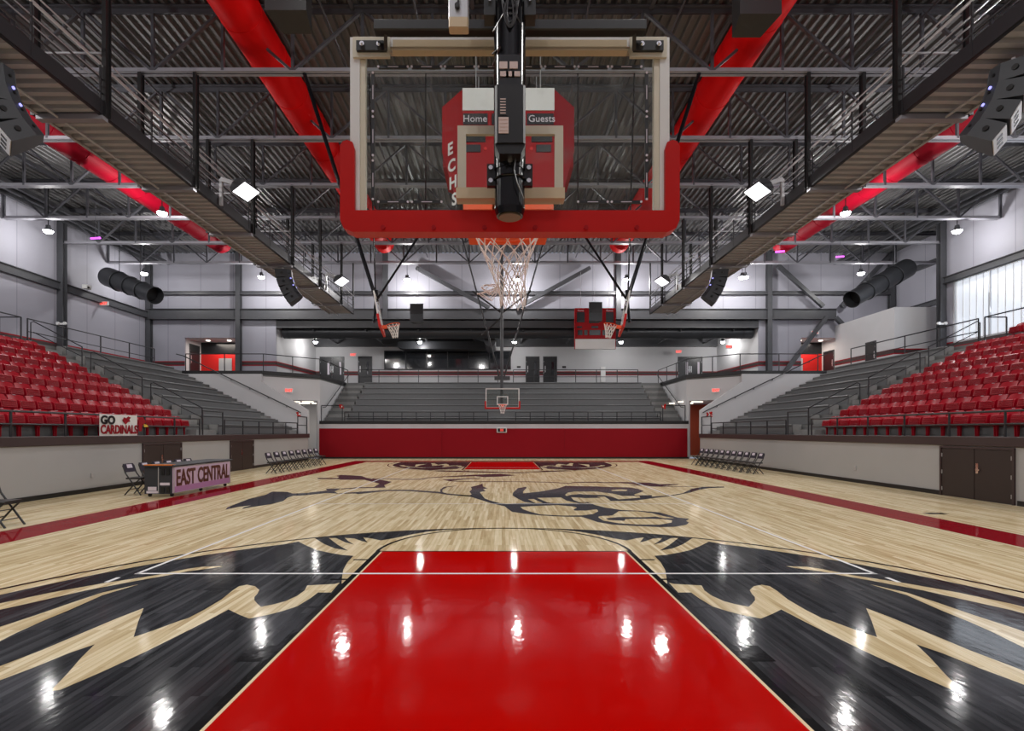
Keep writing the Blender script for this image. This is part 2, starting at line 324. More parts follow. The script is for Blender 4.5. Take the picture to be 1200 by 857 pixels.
HOLES = [[(0.43,12.12),(0.74,12.25),(1.31,12.40),(1.67,12.16),(1.70,11.98),(1.58,11.68),(1.59,11.55),(1.84,11.55),(2.07,11.71),(2.11,11.71),(2.09,11.45),(1.91,11.07),(1.61,10.87),(1.64,10.89),(1.26,10.86),(0.81,11.01),(0.59,11.43),(0.47,11.77)],[(0.92,13.76),(1.55,13.86),(1.62,13.22),(1.77,12.88),(1.86,12.72),(1.28,12.72),(1.11,12.90)],[(0.67,13.48),(0.81,13.53),(0.99,12.76),(0.81,12.76)],[(1.72,14.40),(1.86,14.94),(2.10,15.22),(2.75,15.22),(2.79,15.10),(3.08,14.73),(3.24,14.20),(3.67,14.14),(3.62,13.82),(3.35,13.66),(2.98,13.48),(2.88,14.09),(2.79,14.37),(2.25,14.49),(2.17,14.61),(1.86,14.40),(1.74,14.15)],[(1.82,13.91),(2.18,13.72),(2.49,13.76),(2.58,13.76),(2.52,14.03),(2.73,14.03),(2.72,13.25),(2.64,13.15),(2.31,13.01),(2.05,12.96),(1.93,13.01),(2.13,12.56),(1.91,12.88),(1.81,13.33)],[(1.94,10.63),(1.99,10.79),(2.27,10.87),(2.53,11.45),(2.94,11.45),(3.17,11.18),(3.30,10.79),(3.44,10.52),(3.22,10.55),(3.13,10.74),(2.87,10.66),(2.36,10.68),(2.07,10.52),(2.08,10.32),(2.37,10.22),(2.44,10.43),(2.82,10.47),(3.16,10.43),(3.31,10.28),(3.22,10.03),(2.92,9.80),(2.53,9.82),(2.20,9.96),(1.97,10.25)],[(3.21,15.56),(3.49,15.80),(3.73,15.70),(3.62,15.36),(3.21,15.36)]]
CXL = 0.03          # middle of the court
HALF = 15.9         # halfway line
def mx(p): return [(2*CXL-x, y) for x, y in p]
def my(p): return [(x, 2*HALF-y) for x, y in p]
fl = MB()
SLOTS = ['maple_floor','stained_floor','lane_red','border_red','line_white','line_black','line_cream','logo_dark']
def lay(slot, poly, lvl): fl.cur = SLOTS.index(slot); fl.flat(poly, .0006*lvl)
def rect(x0,x1,y0,y1): return [(x0,y0),(x1,y0),(x1,y1),(x0,y1)]
def arcband(cx, cy, r0, r1, a0, a1, n=48):
    A = [a0+(a1-a0)*i/n for i in range(n+1)]
    return [[(cx+r0*cos(A[i]),cy+r0*sin(A[i])),(cx+r1*cos(A[i]),cy+r1*sin(A[i])),(cx+r1*cos(A[i+1]),cy+r1*sin(A[i+1])),(cx+r0*cos(A[i+1]),cy+r0*sin(A[i+1]))] for i in range(n)]
fl.cur = 0
fl.box(-13.5, 13.8, -6, 34.0, -.12, 0)
fl.box(-18, -13.5, 31.5, 39, -.12, 0); fl.box(13.8, 18, 31.5, 39, -.12, 0)
lay('border_red', rect(-8.64,-7.68,-1.5,31.2), 1); lay('border_red', rect(7.76,8.68,-1.5,31.2), 1)
lay('border_red', rect(-7.68,7.76,30.1,31.2), 1)
for i in range(12): lay('line_black', rect(-3.55+i*.6,-3.2+i*.6,30.2,30.9), 2)
wing = wing_edge + [(-1.775,6.0),(-1.775,1.84),(-5.72,1.84)] + [(CXL+5.75*cos(a),3.44+5.75*sin(a)) for a in [pi - i*(pi-2.148)/20 for i in range(20)]]
fea = feather + [(CXL+5.97*cos(a),3.44+5.97*sin(a)) for a in [pi/2+.02+i*.515/14 for i in range(15)]]
for far in (0, 1):
    q = my if far else (lambda p: p)
    for side in (0, 1):
        m_ = mx if side else (lambda p: p)
        lay('stained_floor', q(m_(wing)), 2)
        lay('stained_floor', q(m_(fea)), 2)
        lay('maple_floor', q(m_(T1)), 3); lay('maple_floor', q(m_(T2)), 3); lay('maple_floor', q(m_(T3)), 3)
        lay('line_black', q(m_(rect(-5.98,-5.92,1.84,3.44))), 3)
        # lane edge lines, blocks and hash marks
        lay('line_black', q(m_(rect(CXL-1.84,CXL-1.77,1.84,7.66))), 5)
        lay('line_cream', q(m_(rect(CXL-1.77,CXL-1.745,1.84,7.63))), 5)
        lay('line_black', q(m_(rect(CXL-2.03,CXL-1.84,3.97,4.26))), 5)
        for yy in (5.18,6.15,7.10): lay('line_black', q(m_(rect(CXL-2.03,CXL-1.84,yy,yy+.05))), 5)
    for b in arcband(CXL,3.44,5.97,6.03,0,pi,72): lay('line_black', q(b), 4)
    for b in arcband(CXL,7.63,1.80,1.85,0,pi,48): lay('line_black', q(b), 5)
    lay('lane_red', q(rect(CXL-1.745,CXL+1.745,1.84,7.60)), 4)
    lay('line_black', q(rect(CXL-1.77,CXL+1.77,7.60,7.64)), 5)
    lay('line_white', q(rect(-4.45,4.55,6.40,6.45)), 6)
for q0 in (-4.55,4.52): lay('line_white', rect(q0,q0+.05,6.05,6.25), 6)
lay('line_white', rect(-4.45,-4.40,6.42,25.4), 6); lay('line_white', rect(4.50,4.55,6.42,25.4), 6)
for yy in (12.60,19.16): lay('line_white', rect(-4.45,4.55,yy,yy+.045), 6)
for p in MID: lay('logo_dark', p, 3)
for p in big: lay('logo_dark', p, 3)
for p in HOLES: lay('maple_floor', p, 4)
lay('line_black', rect(8.93,9.35,11.05,11.25), 2)
floor = S('floor', fl, SLOTS)

# ---------------------------------------------------------------- shell
WL, WR = -11.7, 12.0            # side walls of the court well
CZ = 5.4                        # concourse level
BACK = 38.9; OL, OR = -26.0, 26.0; RZ = 14.86
def baseb(name, *b): return S(name, MB().box(*b), 'black_steel')
b = MB(); b.box(WL-.2, WL, -6, 32.0, 0, 1.36); S('wall_left', b, 'well_grey')
b = MB(); b.box(WR, WR+.2, -6, 32.0, 0, 1.36); S('wall_right', b, 'well_grey')
b = MB(); b.bev(WL-.3, WL+.06, -6, 32.05, 1.36, 1.60, .015, 'y'); S('trim_left', b, 'band_brown')
b = MB(); b.bev(WR-.06, WR+.3, -6, 32.05, 1.36, 1.60, .015, 'y'); S('trim_right', b, 'band_brown')
def split_base(name, x0, x1, segs):
    b = MB()
    for y0, y1 in segs: b.box(x0, x1, y0, y1, 0, .12)
    S(name, b, 'black_steel')
split_base('baseboard_left', WL, WL+.02, ((-6,17.2),(19.4,22.75),(24.9,32)))
split_base('baseboard_right', WR-.02, WR, ((-6,12.3),(14.45,32)))
# far wall with the red padding
b = MB(); b.box(WL-.15, 12.05, 34.02, 34.3, 0, 2.22); S('wall_far', b, 'wall_white')
b = MB()
n = 3
for i in range(n):
    x0 = WL+ (23.6)*i/n; b.bev(x0+.004, x0+23.6/n-.004, 33.9, 34.02, .10, 1.93, .006, 'x')
pad = tag(b.build('wall_padding', 'pad_red'), 'deep red padded panel along the foot of the far end wall', 'wall padding')
baseb('baseboard_far', WL, 12.0, 33.93, 34.02, 0, .10)
# terraces: side stands
def terrace(side):
    x0 = WL if side < 0 else WR; s = side
    def X(k): return x0 + s*(.15+.83*k)
    b = MB()
    prof = [(x0+s*.0, 1.3)]
    prof = [(x0+s*.2,.9),(x0+s*.2,1.6)]
    for k in range(1,10): prof += [(X(k),1.6+.4222*(k-1)),(X(k),1.6+.4222*k)]
    prof += [(X(9)+s*1.0,5.4),(X(9)+s*1.0,4.9),(x0+s*1.2,.9)]
    b.prism(prof, 'y', -3, 31.95)
    o = S('floor_left_terrace' if s < 0 else 'floor_right_terrace', b, 'terrace')
    return X
XL = terrace(-1); XR = terrace(1)
def ZK(k): return 1.6+.4222*k
# far terrace
def YF(k): return 34.3+.3+.8*k
b = MB(); prof = [(34.3,.3),(34.3,2.22)]
for k in range(1,8):
    prof += [(34.4+.78*k, 2.22+.4543*(k-1)),(34.4+.78*k, 2.22+.4543*k)]
prof += [(41.2,5.4),(41.2,.3)]
b.prism(prof, 'x', WL-.05, 11.95)
S('floor_far_terrace', b, 'terrace')
def YT(k): return 34.4+.78*k
def ZT(k): return 2.22+.4543*k
b = MB(); b.box(WL-.05, 12.0, 34.0, 34.42, 2.14, 2.2); b.build('trim_1', 'wall_white')['kind'] = 'structure'
b = MB(); b.box(WL-.02, 12.0, 33.98, 34.3, 2.22, 2.42); S('trim_2', b, 'black_steel')
# concourse slabs
ED = 14.55
b = MB()
b.box(OL, -19.9, -6, BACK, 5.1, CZ-.005); b.box(19.9, 32, -6, BACK, 5.1, CZ-.005)
b.prism([(-19.9,32.2),(-ED,32.2),(-11.85,34.5),(-11.85,BACK),(-19.9,BACK)], 'z', 5.1, CZ)
b.prism([(19.9,32.2),(ED,32.2),(12.05,34.5),(12.05,BACK),(19.9,BACK)], 'z', 5.1, CZ)
b.box(-20, 20.5, 41.2, 46.2, 5.1, CZ); b.box(-20,-11.85,BACK,41.2,5.1,CZ); b.box(12.05,20.5,BACK,41.2,5.1,CZ)
b.box(-26,-19,BACK,42,5.1,CZ); b.box(19,28,BACK,42,5.1,CZ)
S('floor_concourse', b, 'terrace')
# slab edge
b = MB()
for s in (-1, 1):
    xi = -11.85 if s < 0 else 12.05
    pts = [(s*19.9,32.17),(s*ED,32.17),(xi-s*.03,34.45),(xi-s*.03,41.0)]
    for p, q in zip(pts, pts[1:]): b.bar((p[0],p[1],5.32), (q[0],q[1],5.32), .06, .22)
b.box(-11.8,12,41.0,41.06,5.36,5.48)
S('trim_3', b, 'black_steel')
# parapet walls of the corner exits
for s, nm in ((-1,'wall_left_exit'),(1,'wall_right_exit')):
    xw = WL if s < 0 else WR; xi = -11.85 if s < 0 else 12.05
    b = MB()
    b.prism([(s*20,1.5),(xw,1.36),(xw+s*.02,3.02),(s*ED,4.74),(s*ED,5.22),(s*20,5.22)], 'y', 32.0, 32.2)
    S(nm, b, 'wall_white')
    b = MB()   # diagonal wall above the exit
    P = Vector((s*ED,32.22,0)); Q = Vector((xi,34.5,0)); d = (Q-P).normalized(); nrm = Vector((-d.y,d.x,0))*.2*(1 if s<0 else -1)
    L = (Q-P).length
    def slabw(a, c, z0, z1, mm=b):
        p = P+d*a; q = P+d*c
        mm.hexa([p+Vector((0,0,z0)),q+Vector((0,0,z0)),q+nrm+Vector((0,0,z0)),p+nrm+Vector((0,0,z0)),p+Vector((0,0,z1)),q+Vector((0,0,z1)),q+nrm+Vector((0,0,z1)),p+nrm+Vector((0,0,z1))])
    slabw(0, L, 3.72, 5.2); slabw(L-.16, L, 0, 3.72); slabw(0,.9,0,3.72)
    S(nm.replace('exit','corner'), b, 'wall_white')
    # corridor behind
    b = MB()
    b.box(min(s*15.6,s*15.4),max(s*15.6,s*15.4),33.2,39,0,3.72)
    S(nm.replace('exit','corridor'), b, 'wall_white' if s < 0 else 'corridor_red')
    b = MB(); b.box(min(s*15.6,s*11.9),max(s*15.6,s*11.9),38.6,38.8,0,3.72)
    S(nm.replace('exit','corridor_end'), b, 'wall_white' if s < 0 else 'corridor_red')
    b = MB(); b.prism([(s*ED,32.5),(xi+s*.2,34.75),(xi+s*.2,39),(s*15.6,39),(s*15.6,32.5)], 'z', 3.74, 3.85); S('ceiling_left_corridor' if s<0 else 'ceiling_right_corridor', b, 'wall_white')
    # side wall of the far stand
    b = MB(); b.box(min(xi,xi+s*.2),max(xi,xi+s*.2),34.5,41.2,0,5.1); S('wall_left_far_stand' if s<0 else 'wall_right_far_stand', b, 'wall_white')

# outer walls
b = MB(); b.box(OL-.2, OL, -6, BACK+.2, CZ, RZ); S('wall_left_outer', b, 'panel_white')
# right wall with the window opening Y 20..31.2 , z 7.0..10.7
WY0, WY1, WZ0, WZ1 = 15.0, 30.4, 6.85, 10.35
b = MB(); b.box(OR, OR+.2, -6, WY0, CZ, RZ); b.box(OR, OR+.2, WY1, 31.6, CZ, RZ); b.box(OR, OR+.2, WY0, WY1, CZ, WZ0); b.box(OR, OR+.2, WY0, WY1, WZ1, RZ)
b.box(OR, 29, 31.4, 31.6, CZ, RZ); b.box(28.8, 29, 31.6, BACK, CZ, RZ)
S('wall_right_outer', b, 'panel_white')
b = MB(); b.box(-26.2, 29, -6.2, -6, 0, RZ+.4); S('wall_rear', b, 'panel_white')
# back wall with openings: portal left (-23.3..-19.6), recess (-16.6..18.9), portal right (22..24.6)
b = MB()
y0, y1 = BACK, BACK+.15
for (x0,x1,z0,z1) in ((OL,-23.3,CZ,RZ),(-23.3,-19.6,8.63,RZ),(-19.6,-16.6,CZ,RZ),(-16.6,18.9,9.9,RZ),(18.9,22.0,CZ,RZ),(22.0,24.8,8.63,RZ),(24.8,29,CZ,RZ)):
    b.box(x0,x1,y0,y1,z0,z1)
S('wall_back', b, 'panel_white')
for s,(x0,x1,nm) in ((-1,(-23.3,-19.6,'left')),(1,(22.0,24.8,'right'))):
    b = MB(); b.box(x0-.1,x0,BACK+.15,41.2,CZ,8.7); b.box(x1,x1+.1,BACK+.15,41.2,CZ,8.7); b.box(x0,x1,BACK+.15,41.2,8.63,8.73)
    S('wall_%s_portal'%nm, b, 'wall_white')
    b = MB(); b.box(x0,x1,41.0,41.1,7.75,8.63); S('wall_%s_portal_header'%nm, b, 'dark_panel')
    b = MB(); b.box(x0,x1,41.0,41.1,CZ,7.75); S('wall_%s_portal_panel'%nm, b, 'panel_red')  # panel glows faintly: light put into its red, no lamp behind
# recess walls
CB = 45.5
b = MB(); b.prism([(-16.62,BACK+.15),(-16.0,CB),(-16.2,CB),(-16.9,BACK+.15)], 'z', CZ, 9.9); S('wall_recess_left', b, 'wall_white')
b = MB(); b.prism([(18.92,BACK+.15),(18.5,CB),(18.7,CB),(19.2,BACK+.15)], 'z', CZ, 9.9); S('wall_recess_right', b, 'wall_white')
b = MB(); b.box(-16.2,18.7,CB,CB+.2,CZ,9.9); S('wall_concourse', b, 'wall_white')
b = MB()
for i in range(88): b.prism([(-16.8+i*.41,10.2),(-16.7+i*.41,10.2),(-16.65+i*.41,10.14),(-16.5+i*.41,10.14),(-16.45+i*.41,10.2),(-16.39+i*.41,10.2),(-16.39+i*.41,10.28),(-16.8+i*.41,10.28)],'y',BACK,CB+.2)
S('ceiling_concourse', b, 'deck_grey')
# painted wall stripe
def stripe(name, segs):
    b = MB()
    for (x0,y0,x1,y1) in segs:
        b.cur = 0; b.bar((x0,y0,6.74),(x1,y1,6.74),.02,.34)
        b.cur = 1; b.bar((x0,y0,6.74),(x1,y1,6.74),.03,.20)
    S(name, b, ['stripe_red','band_brown'])
stripe('trim_4', [(OL+.01,-3,OL+.01,BACK),(OL,BACK-.01,-23.3,BACK-.01),(-19.6,BACK-.01,-16.6,BACK-.01),(-16.59,BACK,-15.98,CB),(-16,CB-.01,-12.35,CB-.01),(-11.15,CB-.01,2.05,CB-.01),(3.25,CB-.01,3.55,CB-.01),(4.75,CB-.01,18.5,CB-.01),(18.49,CB,18.89,BACK),(18.9,BACK-.01,22,BACK-.01),(24.8,BACK-.01,25,BACK-.01),(OR-.01,-3,OR-.01,31.3)])
# the box room in the right corner
b = MB(); b.box(24.5,28.8,33.0,33.15,CZ,9.4); b.box(24.5,24.65,33.15,BACK,CZ,9.4); b.box(24.5,28.8,33.0,BACK,9.4,9.5)
S('wall_corner_room', b, 'wall_white')
stripe('trim_5', [(24.49,33.0,24.49,34.6),(24.49,35.6,24.49,BACK),(24.5,32.99,28.8,32.99)])

# ceiling: ribbed steel deck
b = MB(); x = -26.4
prof = []
while x < 29.3:
    prof += [(x,RZ+.10),(x+.13,RZ+.10),(x+.17,RZ),(x+.27,RZ)]; x += .31
prof += [(x,RZ+.10),(x,RZ+.2),(-26.4,RZ+.2)]
n0 = len(prof)-2
for i in range(n0-1):
    (xa,za),(xb,zb) = prof[i],prof[i+1]
    b.face([(xa,-6.2,za),(xa,BACK+.2,za),(xb,BACK+.2,zb),(xb,-6.2,zb)])
b.box(-26.4, x, -6.2, BACK+.2, RZ+.12, RZ+.2)
S('ceiling', b, 'deck_grey')

# structural columns, girts, braces
def col_(name, x, y, z0=CZ, z1=RZ, w=.34):
    b = MB(); b.box(x-w/2,x+w/2,y-.17,y-.14,z0,z1); b.box(x-w/2,x+w/2,y+.14,y+.17,z0,z1); b.box(x-.03,x+.03,y-.14,y+.14,z0,z1)
    return S(name, b, 'steel_grey')
for i,(x,y,z0) in enumerate(((-25.8,23.2,CZ),(-25.8,31.05,CZ),(-25.8,38.7,CZ),(25.8,31.05,CZ),(28.5,38.7,CZ),(25.8,23.2,WZ1))): col_('column_%d'%(i+1), x, y, z0)
col_('column_7', -19.2, 38.6); col_('column_8', 19.5, 38.6); col_('column_9', -8.5, 38.6, 9.9); col_('column_10', 8.5, 38.6, 9.9)
def ibeam(name, p, q, h=.4, w=.22):
    b = MB(); p = Vector(p); q = Vector(q)
    b.bar(p+Vector((0,0,h/2)), q+Vector((0,0,h/2)), w, .04); b.bar(p-Vector((0,0,h/2)), q-Vector((0,0,h/2)), w, .04); b.bar(p,q,.05,h)
    return S(name, b, 'steel_grey')
ibeam('beam_left_wall', (-25.85,-3,10.25), (-25.85,38.7,10.25), .42)
ibeam('beam_right_wall', (25.85,-3,10.55), (25.85,31,10.55), .34)
ibeam('beam_back_wall', (-25.8,38.62,11.85), (28.6,38.62,11.85), .2)
ibeam('beam_bulkhead', (-25.8,38.6,10.3), (24.4,38.6,10.3), .72, .3)
b = MB(); b.box(-16.6,18.9,38.9,39.0,9.4,9.95); b.box(-16.6,18.9,38.88,39.02,9.36,9.42); S('beam_recess', b, 'steel_grey')
ibeam('beam_right_jog', (28.7,31.7,13.0), (28.7,38.7,13.0), .3); ibeam('beam_right_jog_lower', (28.7,31.7,10.3), (28.7,38.7,10.3), .3)
for i,(p,q) in enumerate((((-6.2,13.6),(-.9,10.7)),((6.4,13.6),(1.1,10.7)),((20.0,13.8),(23.3,10.8)),((28.2,14.6),(24.6,10.8)),((23.5,10.0),(20.1,5.5)),((24.2,10.0),(25.9,8.3)))):
    b = MB(); b.bar((p[0],38.35,p[1]),(q[0],38.35,q[1]),.26,.26); o = b.build('beam_brace_%d'%(i+1),'steel_grey'); struct(o)
# eave channel down the left and right walls
b = MB()
for xx in (-25.6,-25.0,-24.4): b.box(xx,xx+.18,-3,38.6,13.9,14.1)
S('beam_left_eave', b, 'steel_grey')
b = MB()
for xx in (25.4,24.8,24.2): b.box(xx,xx+.18,-3,38.6,13.9,14.1)
S('beam_right_eave', b, 'steel_grey')
# concourse ceiling joists
for i in range(9):
    b = MB(); xx = -14+i*3.9
    b.bar((xx,39.2,9.7),(xx,CB,9.7),.1,.12); b.bar((xx,39.2,9.25),(xx,CB,9.25),.1,.08)
    yy = 39.3
    while yy < CB-.8: b.bar((xx,yy,9.27),(xx,yy+.4,9.68),.04); b.bar((xx,yy+.4,9.68),(xx,yy+.8,9.27),.04); yy += .8
    S('beam_joist_%d'%(i+1), b, 'steel_grey')
b = MB(); b.box(-16.0,18.4,45.1,45.45,9.0,9.9); S('beam_concourse', b, 'steel_grey')

# window on the right
w = struct(bpy.data.objects.new('window_1', None)); col.objects.link(w); w.location = (OR,22.7,WZ0)
b = MB()
b.box(OR+.06,OR+.10,WY0,WY1,WZ0,WZ1); b.build('window_pane', 'window_panel', w)
b = MB()
yy = WY0
while yy <= WY1+.01: b.box(OR-.03,OR+.12,yy-.04,yy+.04,WZ0,WZ1); yy += (WY1-WY0)/7
b.box(OR-.03,OR+.12,WY0,WY1,WZ0-.04,WZ0+.05); b.box(OR-.03,OR+.12,WY0,WY1,WZ1-.05,WZ1+.04)
b.build('window_frame', 'galv', w)
b = MB(); yy = WY0+.15
while yy < WY1: b.box(OR+.03,OR+.06,yy,yy+.04,WZ0+.05,WZ1-.05); yy += .42
b.build('window_ribs', 'white_metal', w)

# doors
dn = [0]
def door(face, a0, a1, at, z0, h, double, m='door_brown', handle='chrome', panelled=False, frame='band_brown', lite=False):
    """door standing in a wall; face '+x','-x' or '-y' is the way it looks, a0..a1 its span, at the wall face"""
    dn[0] += 1
    o = struct(bpy.data.objects.new('door_%d'%dn[0], None)); col.objects.link(o)
    def T(a, d, z):  # a along, d out of wall
        if face == '+x': return (at+d, a, z)
        if face == '-x': return (at-d, a, z)
        return (a, at-d, z)
    def bx(mb, a, b_, d0, d1, z_0, z_1):
        p, q = T(a,d0,z_0), T(b_,d1,z_1)
        mb.box(min(p[0],q[0]),max(p[0],q[0]),min(p[1],q[1]),max(p[1],q[1]),z_0,z_1)
    o.location = T((a0+a1)/2,0,z0)
    f = MB(); bx(f,a0-.05,a0,-.05,.05,z0,z0+h+.05); bx(f,a1,a1+.05,-.05,.05,z0,z0+h+.05); bx(f,a0,a1,-.05,.05,z0+h,z0+h+.05)
    f.build('door_frame', frame, o)
    spans = [(a0,(a0+a1)/2-.006),((a0+a1)/2+.006,a1)] if double else [(a0,a1)]
    for i,(p,q) in enumerate(spans):
        l = MB(); bx(l,p+.005,q-.005,-.04,.03,z0+.01,z0+h-.01); leaf = l.build('door_leaf', m, o)
        if lite:
            g = MB(); bx(g,p+(q-p)*.62,p+(q-p)*.80,.02,.035,z0+h*.45,z0+h*.85); g.build('glass_lite','logo_white' if double else 'glass_dark',leaf)
        hp = (q-.08 if (i==0 and double) else (p+.08 if double else p+(q-p)*.12))
        if i == 0 or not double or m != 'door_brown':
            g = MB(); bx(g,hp-.035,hp+.035,.03,.045,z0+h*.52,z0+h*.72); bx(g,hp-.10,hp+.02,.05,.075,z0+h*.58,z0+h*.605); bx(g,hp-.01,hp+.01,.045,.06,z0+h*.585,z0+h*.6)
            g.build('door_handle', handle, leaf)
        hg = MB()
        for t in (.15,.5,.85): 
            e = p+.01 if (i == 0) else q-.01
            bx(hg,e-.02,e+.02,.03,.04,z0+h*t-.05,z0+h*t+.05)
        hg.build('hinge', 'galv', leaf)
    return o
door('+x',17.25,19.25,WL,0,1.29,True); door('+x',22.8,24.85,WL,0,1.29,True); door('-x',12.4,14.4,WR,0,1.29,True)
door('-y',-15.6,-13.6,CB,CZ,2.72,True,'door_black','galv',lite=True,frame='steel_grey')
door('-y',-12.3,-11.2,CB,CZ,2.75,False,'door_black','galv',lite=True,frame='steel_grey')
door('-y',2.1,3.2,CB,CZ,2.75,False,'door_black','galv',lite=True,frame='steel_grey')
door('-y',3.6,4.7,CB,CZ,2.75,False,'door_black','galv',lite=True,frame='steel_grey')
door('-y',15.2,17.2,CB,CZ,2.72,True,'door_black','galv',lite=True,frame='steel_grey')
door('+x',39.5,40.7,-23.3,CZ,2.85,False,'door_black','galv',frame='steel_grey')
door('-x',39.5,40.7,24.8,CZ,2.4,False,'door_black','galv',frame='steel_grey')
door('-x',34.65,35.55,24.5,CZ,2.25,False,'door_black','galv',frame='steel_grey')
door('-y',12.25,13.3,38.55,0,2.2,False,'door_black','galv',lite=True,frame='steel_grey')
# press box window band
w = struct(bpy.data.objects.new('window_2', None)); col.objects.link(w); w.location = (-4.7,CB,7.1)
b = MB(); b.box(-10.05,.75,CB-.06,CB-.02,7.12,8.62); b.build('window_pane','glass_dark',w)
b = MB()
for i in range(7): x = -10.05+10.8*i/6; b.box(x-.04,x+.04,CB-.1,CB-.01,7.08,8.66)
b.box(-10.1,.8,CB-.1,CB-.01,7.06,7.13); b.box(-10.1,.8,CB-.1,CB-.01,8.6,8.68); b.build('window_frame','rail_black',w)
# ---------------------------------------------------------------- roof trusses
TY = [34.85,31.2,27.55,23.9,20.1,16.35,12.65,9.0,5.35,1.7]
BC = 12.80; TC = 14.80
WHERE = ['last one before the far end wall','second from the far end wall','third from the far end wall','over the far part of the catwalk lights','crossing behind the centre scoreboard top','first one seen above the big backboard','just over the near hoop mast','second behind the near hoop mast','third above the near end','over the near baseline']
for i, y in enumerate(TY):
    t = thing('roof_truss', (0,y,BC), 'grey steel roof truss with angle webs, '+WHERE[i], 'truss', 'roof trusses spanning the hall')
    xr = 25.9 if y < 31.5 else 28.6
    b = MB(); b.box(-25.9,xr,y-.13,y-.02,BC-.01,BC+.015); b.box(-25.9,xr,y+.02,y+.13,BC-.01,BC+.015)
    b.box(-25.9,xr,y-.035,y-.02,BC,BC+.16); b.box(-25.9,xr,y+.02,y+.035,BC,BC+.16); b.build('bottom_chord','chord_grey',t)
    b = MB(); b.box(-25.9,xr,y-.14,y+.14,TC-.02,TC+.03); b.box(-25.9,xr,y-.035,y-.02,TC-.16,TC); b.box(-25.9,xr,y+.02,y+.035,TC-.16,TC); b.build('top_chord','truss_grey',t)
    pts = [-25.9+2.16*k for k in range(25)]
    for k,x in enumerate(pts):
        if y < 12 and abs(x) > 8: continue
        v = MB(); v.bar((x,y,BC+.02),(x,y,TC-.02),.085,.085); v.build('web_post','truss_grey',t)
        if k < 24:
            d = MB()
            if k % 2: d.bar((x,y,BC+.05),(x+2.16,y,TC-.05),.10,.07)
            else: d.bar((x,y,TC-.05),(x+2.16,y,BC+.05),.10,.07)
            d.build('web_diagonal','truss_grey',t)
# longitudinal bridging and conduit
b = MB()
for x in (-21.5,-15.2,-12.9,-5.4,-2.6,2.6,5.4,12.9,15.2,21.5): b.cyl((x,-3,TC-.35),(x,38.6,TC-.35),.035,n=6)
S('beam_bridging', b, 'truss_grey')
b = MB()
for x in (-23,-16.2,-4.6,-.9,.9,4.6,16.2,23): b.bar((x,-3,TC+.0),(x,38.6,TC+.0),.12,.16)
S('beam_purlin', b, 'truss_grey')

# ---------------------------------------------------------------- ducts
def duct(x, m, label, y0=-2, y1=34.9, z=14.0, r=.62):
    t = thing('fabric_air_duct', (x,y1,z), label, 'air duct', 'long red ducts under the roof')
    b = MB(); n = 24
    b.cyl((x,y0,z),(x,y1-.35,z),r,n=n,caps=False); b.cyl((x,y1-.35,z),(x,y1,z),r,r*.72,n=n)
    b.build('duct_sleeve', m, t, smooth=True)
    y = y0+1
    while y < y1-.4: b = MB(); b.tube([(x+(r+.006)*cos(2*pi*i/24),y,z+(r+.006)*sin(2*pi*i/24)) for i in range(24)],.012,5,True); b.build('seam_hoop', m, t); y += 1.83
    b = MB(); b.cyl((x,y0,z+r+.12),(x,y1-.4,z+r+.12),.015,n=6)
    y = y0+1
    while y < y1-.4: b.bar((x,y,z+r),(x,y,z+r+.12),.02); b.bar((x,y,z+r+.12),(x,y,TC-.02),.01); y += 1.83
    b.build('hanger_rail','galv',t)
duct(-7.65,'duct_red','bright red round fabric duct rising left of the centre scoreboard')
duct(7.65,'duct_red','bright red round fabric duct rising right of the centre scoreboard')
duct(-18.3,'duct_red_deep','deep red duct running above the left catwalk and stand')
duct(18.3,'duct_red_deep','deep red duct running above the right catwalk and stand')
def nozzle(p, q, label):
    t = thing('jet_duct', p, label, 'air duct', 'dark grey nozzle ducts'); p = Vector(p); q = Vector(q); d = q-p
    b = MB(); R_ = [.60,.56,.53,.50]
    for i in range(4):
        a = p+d*(i/4); c = p+d*((i+1)/4); b.cyl(a,c,R_[i],R_[i],n=28,caps=False)
        b.tube([c+x for x in ringv(d,R_[i]+.012,28)],.022,6,True)
    b.build('duct_body','duct_grey',t,smooth=True)
    b = MB(); b.cyl(p+d*.02,p,.6,.6,n=28); b.build('end_plate','duct_grey',t)
    b = MB(); b.cyl(q-d*.12,q-d*.11,.47,.47,n=28); b.build('inner_baffle','dark_panel',t)
    b = MB()
    for f in (.25,.7): a = p+d*f; b.bar(a,(a.x,a.y,TC),.03)
    b.build('hanger_rod','rail_black',t)
def ringv(d, r, n):
    d = d.normalized(); u = d.orthogonal().normalized(); w = d.cross(u)
    return [(u*cos(2*pi*i/n)+w*sin(2*pi*i/n))*r for i in range(n)]
nozzle((-25.0,33.6,11.55),(-20.9,31.9,9.93),'stepped grey nozzle duct by the left wall above the exit sign')
nozzle((25.7,33.6,12.1),(21.1,31.9,9.7),'stepped grey nozzle duct by the big window wall')
t = thing('spiral_duct', (1.3,39.9,9.2), 'long horizontal dark round duct over the concourse opening', 'air duct')
b = MB(); b.cyl((-16.4,39.9,9.2),(18.8,39.9,9.2),.46,n=24); b.build('duct_body','duct_grey',t,smooth=True)
b = MB()
for i in range(12): b.tube([Vector((-16.0+i*3.1,39.9,9.2))+v for v in ringv(Vector((1,0,0)),.475,20)],.015,5,True)
b.build('seam_ring','duct_grey',t)
b = MB()
for i in range(9): b.bar((-15+i*4,39.9,9.6),(-15+i*4,39.9,9.95),.04)
b.build('hanger_rod','rail_black',t)
t = thing('spiral_duct', (-4,44.2,8.95), 'low black duct branch hanging over the press box glass', 'air duct')
b = MB(); b.prism([(-8.6,8.7),(-8.1,8.55),(-1.2,8.55),(-.8,8.7),(-.8,9.17),(-8.6,9.17)],'y',43.6,44.8); b.build('duct_body','duct_grey',t)
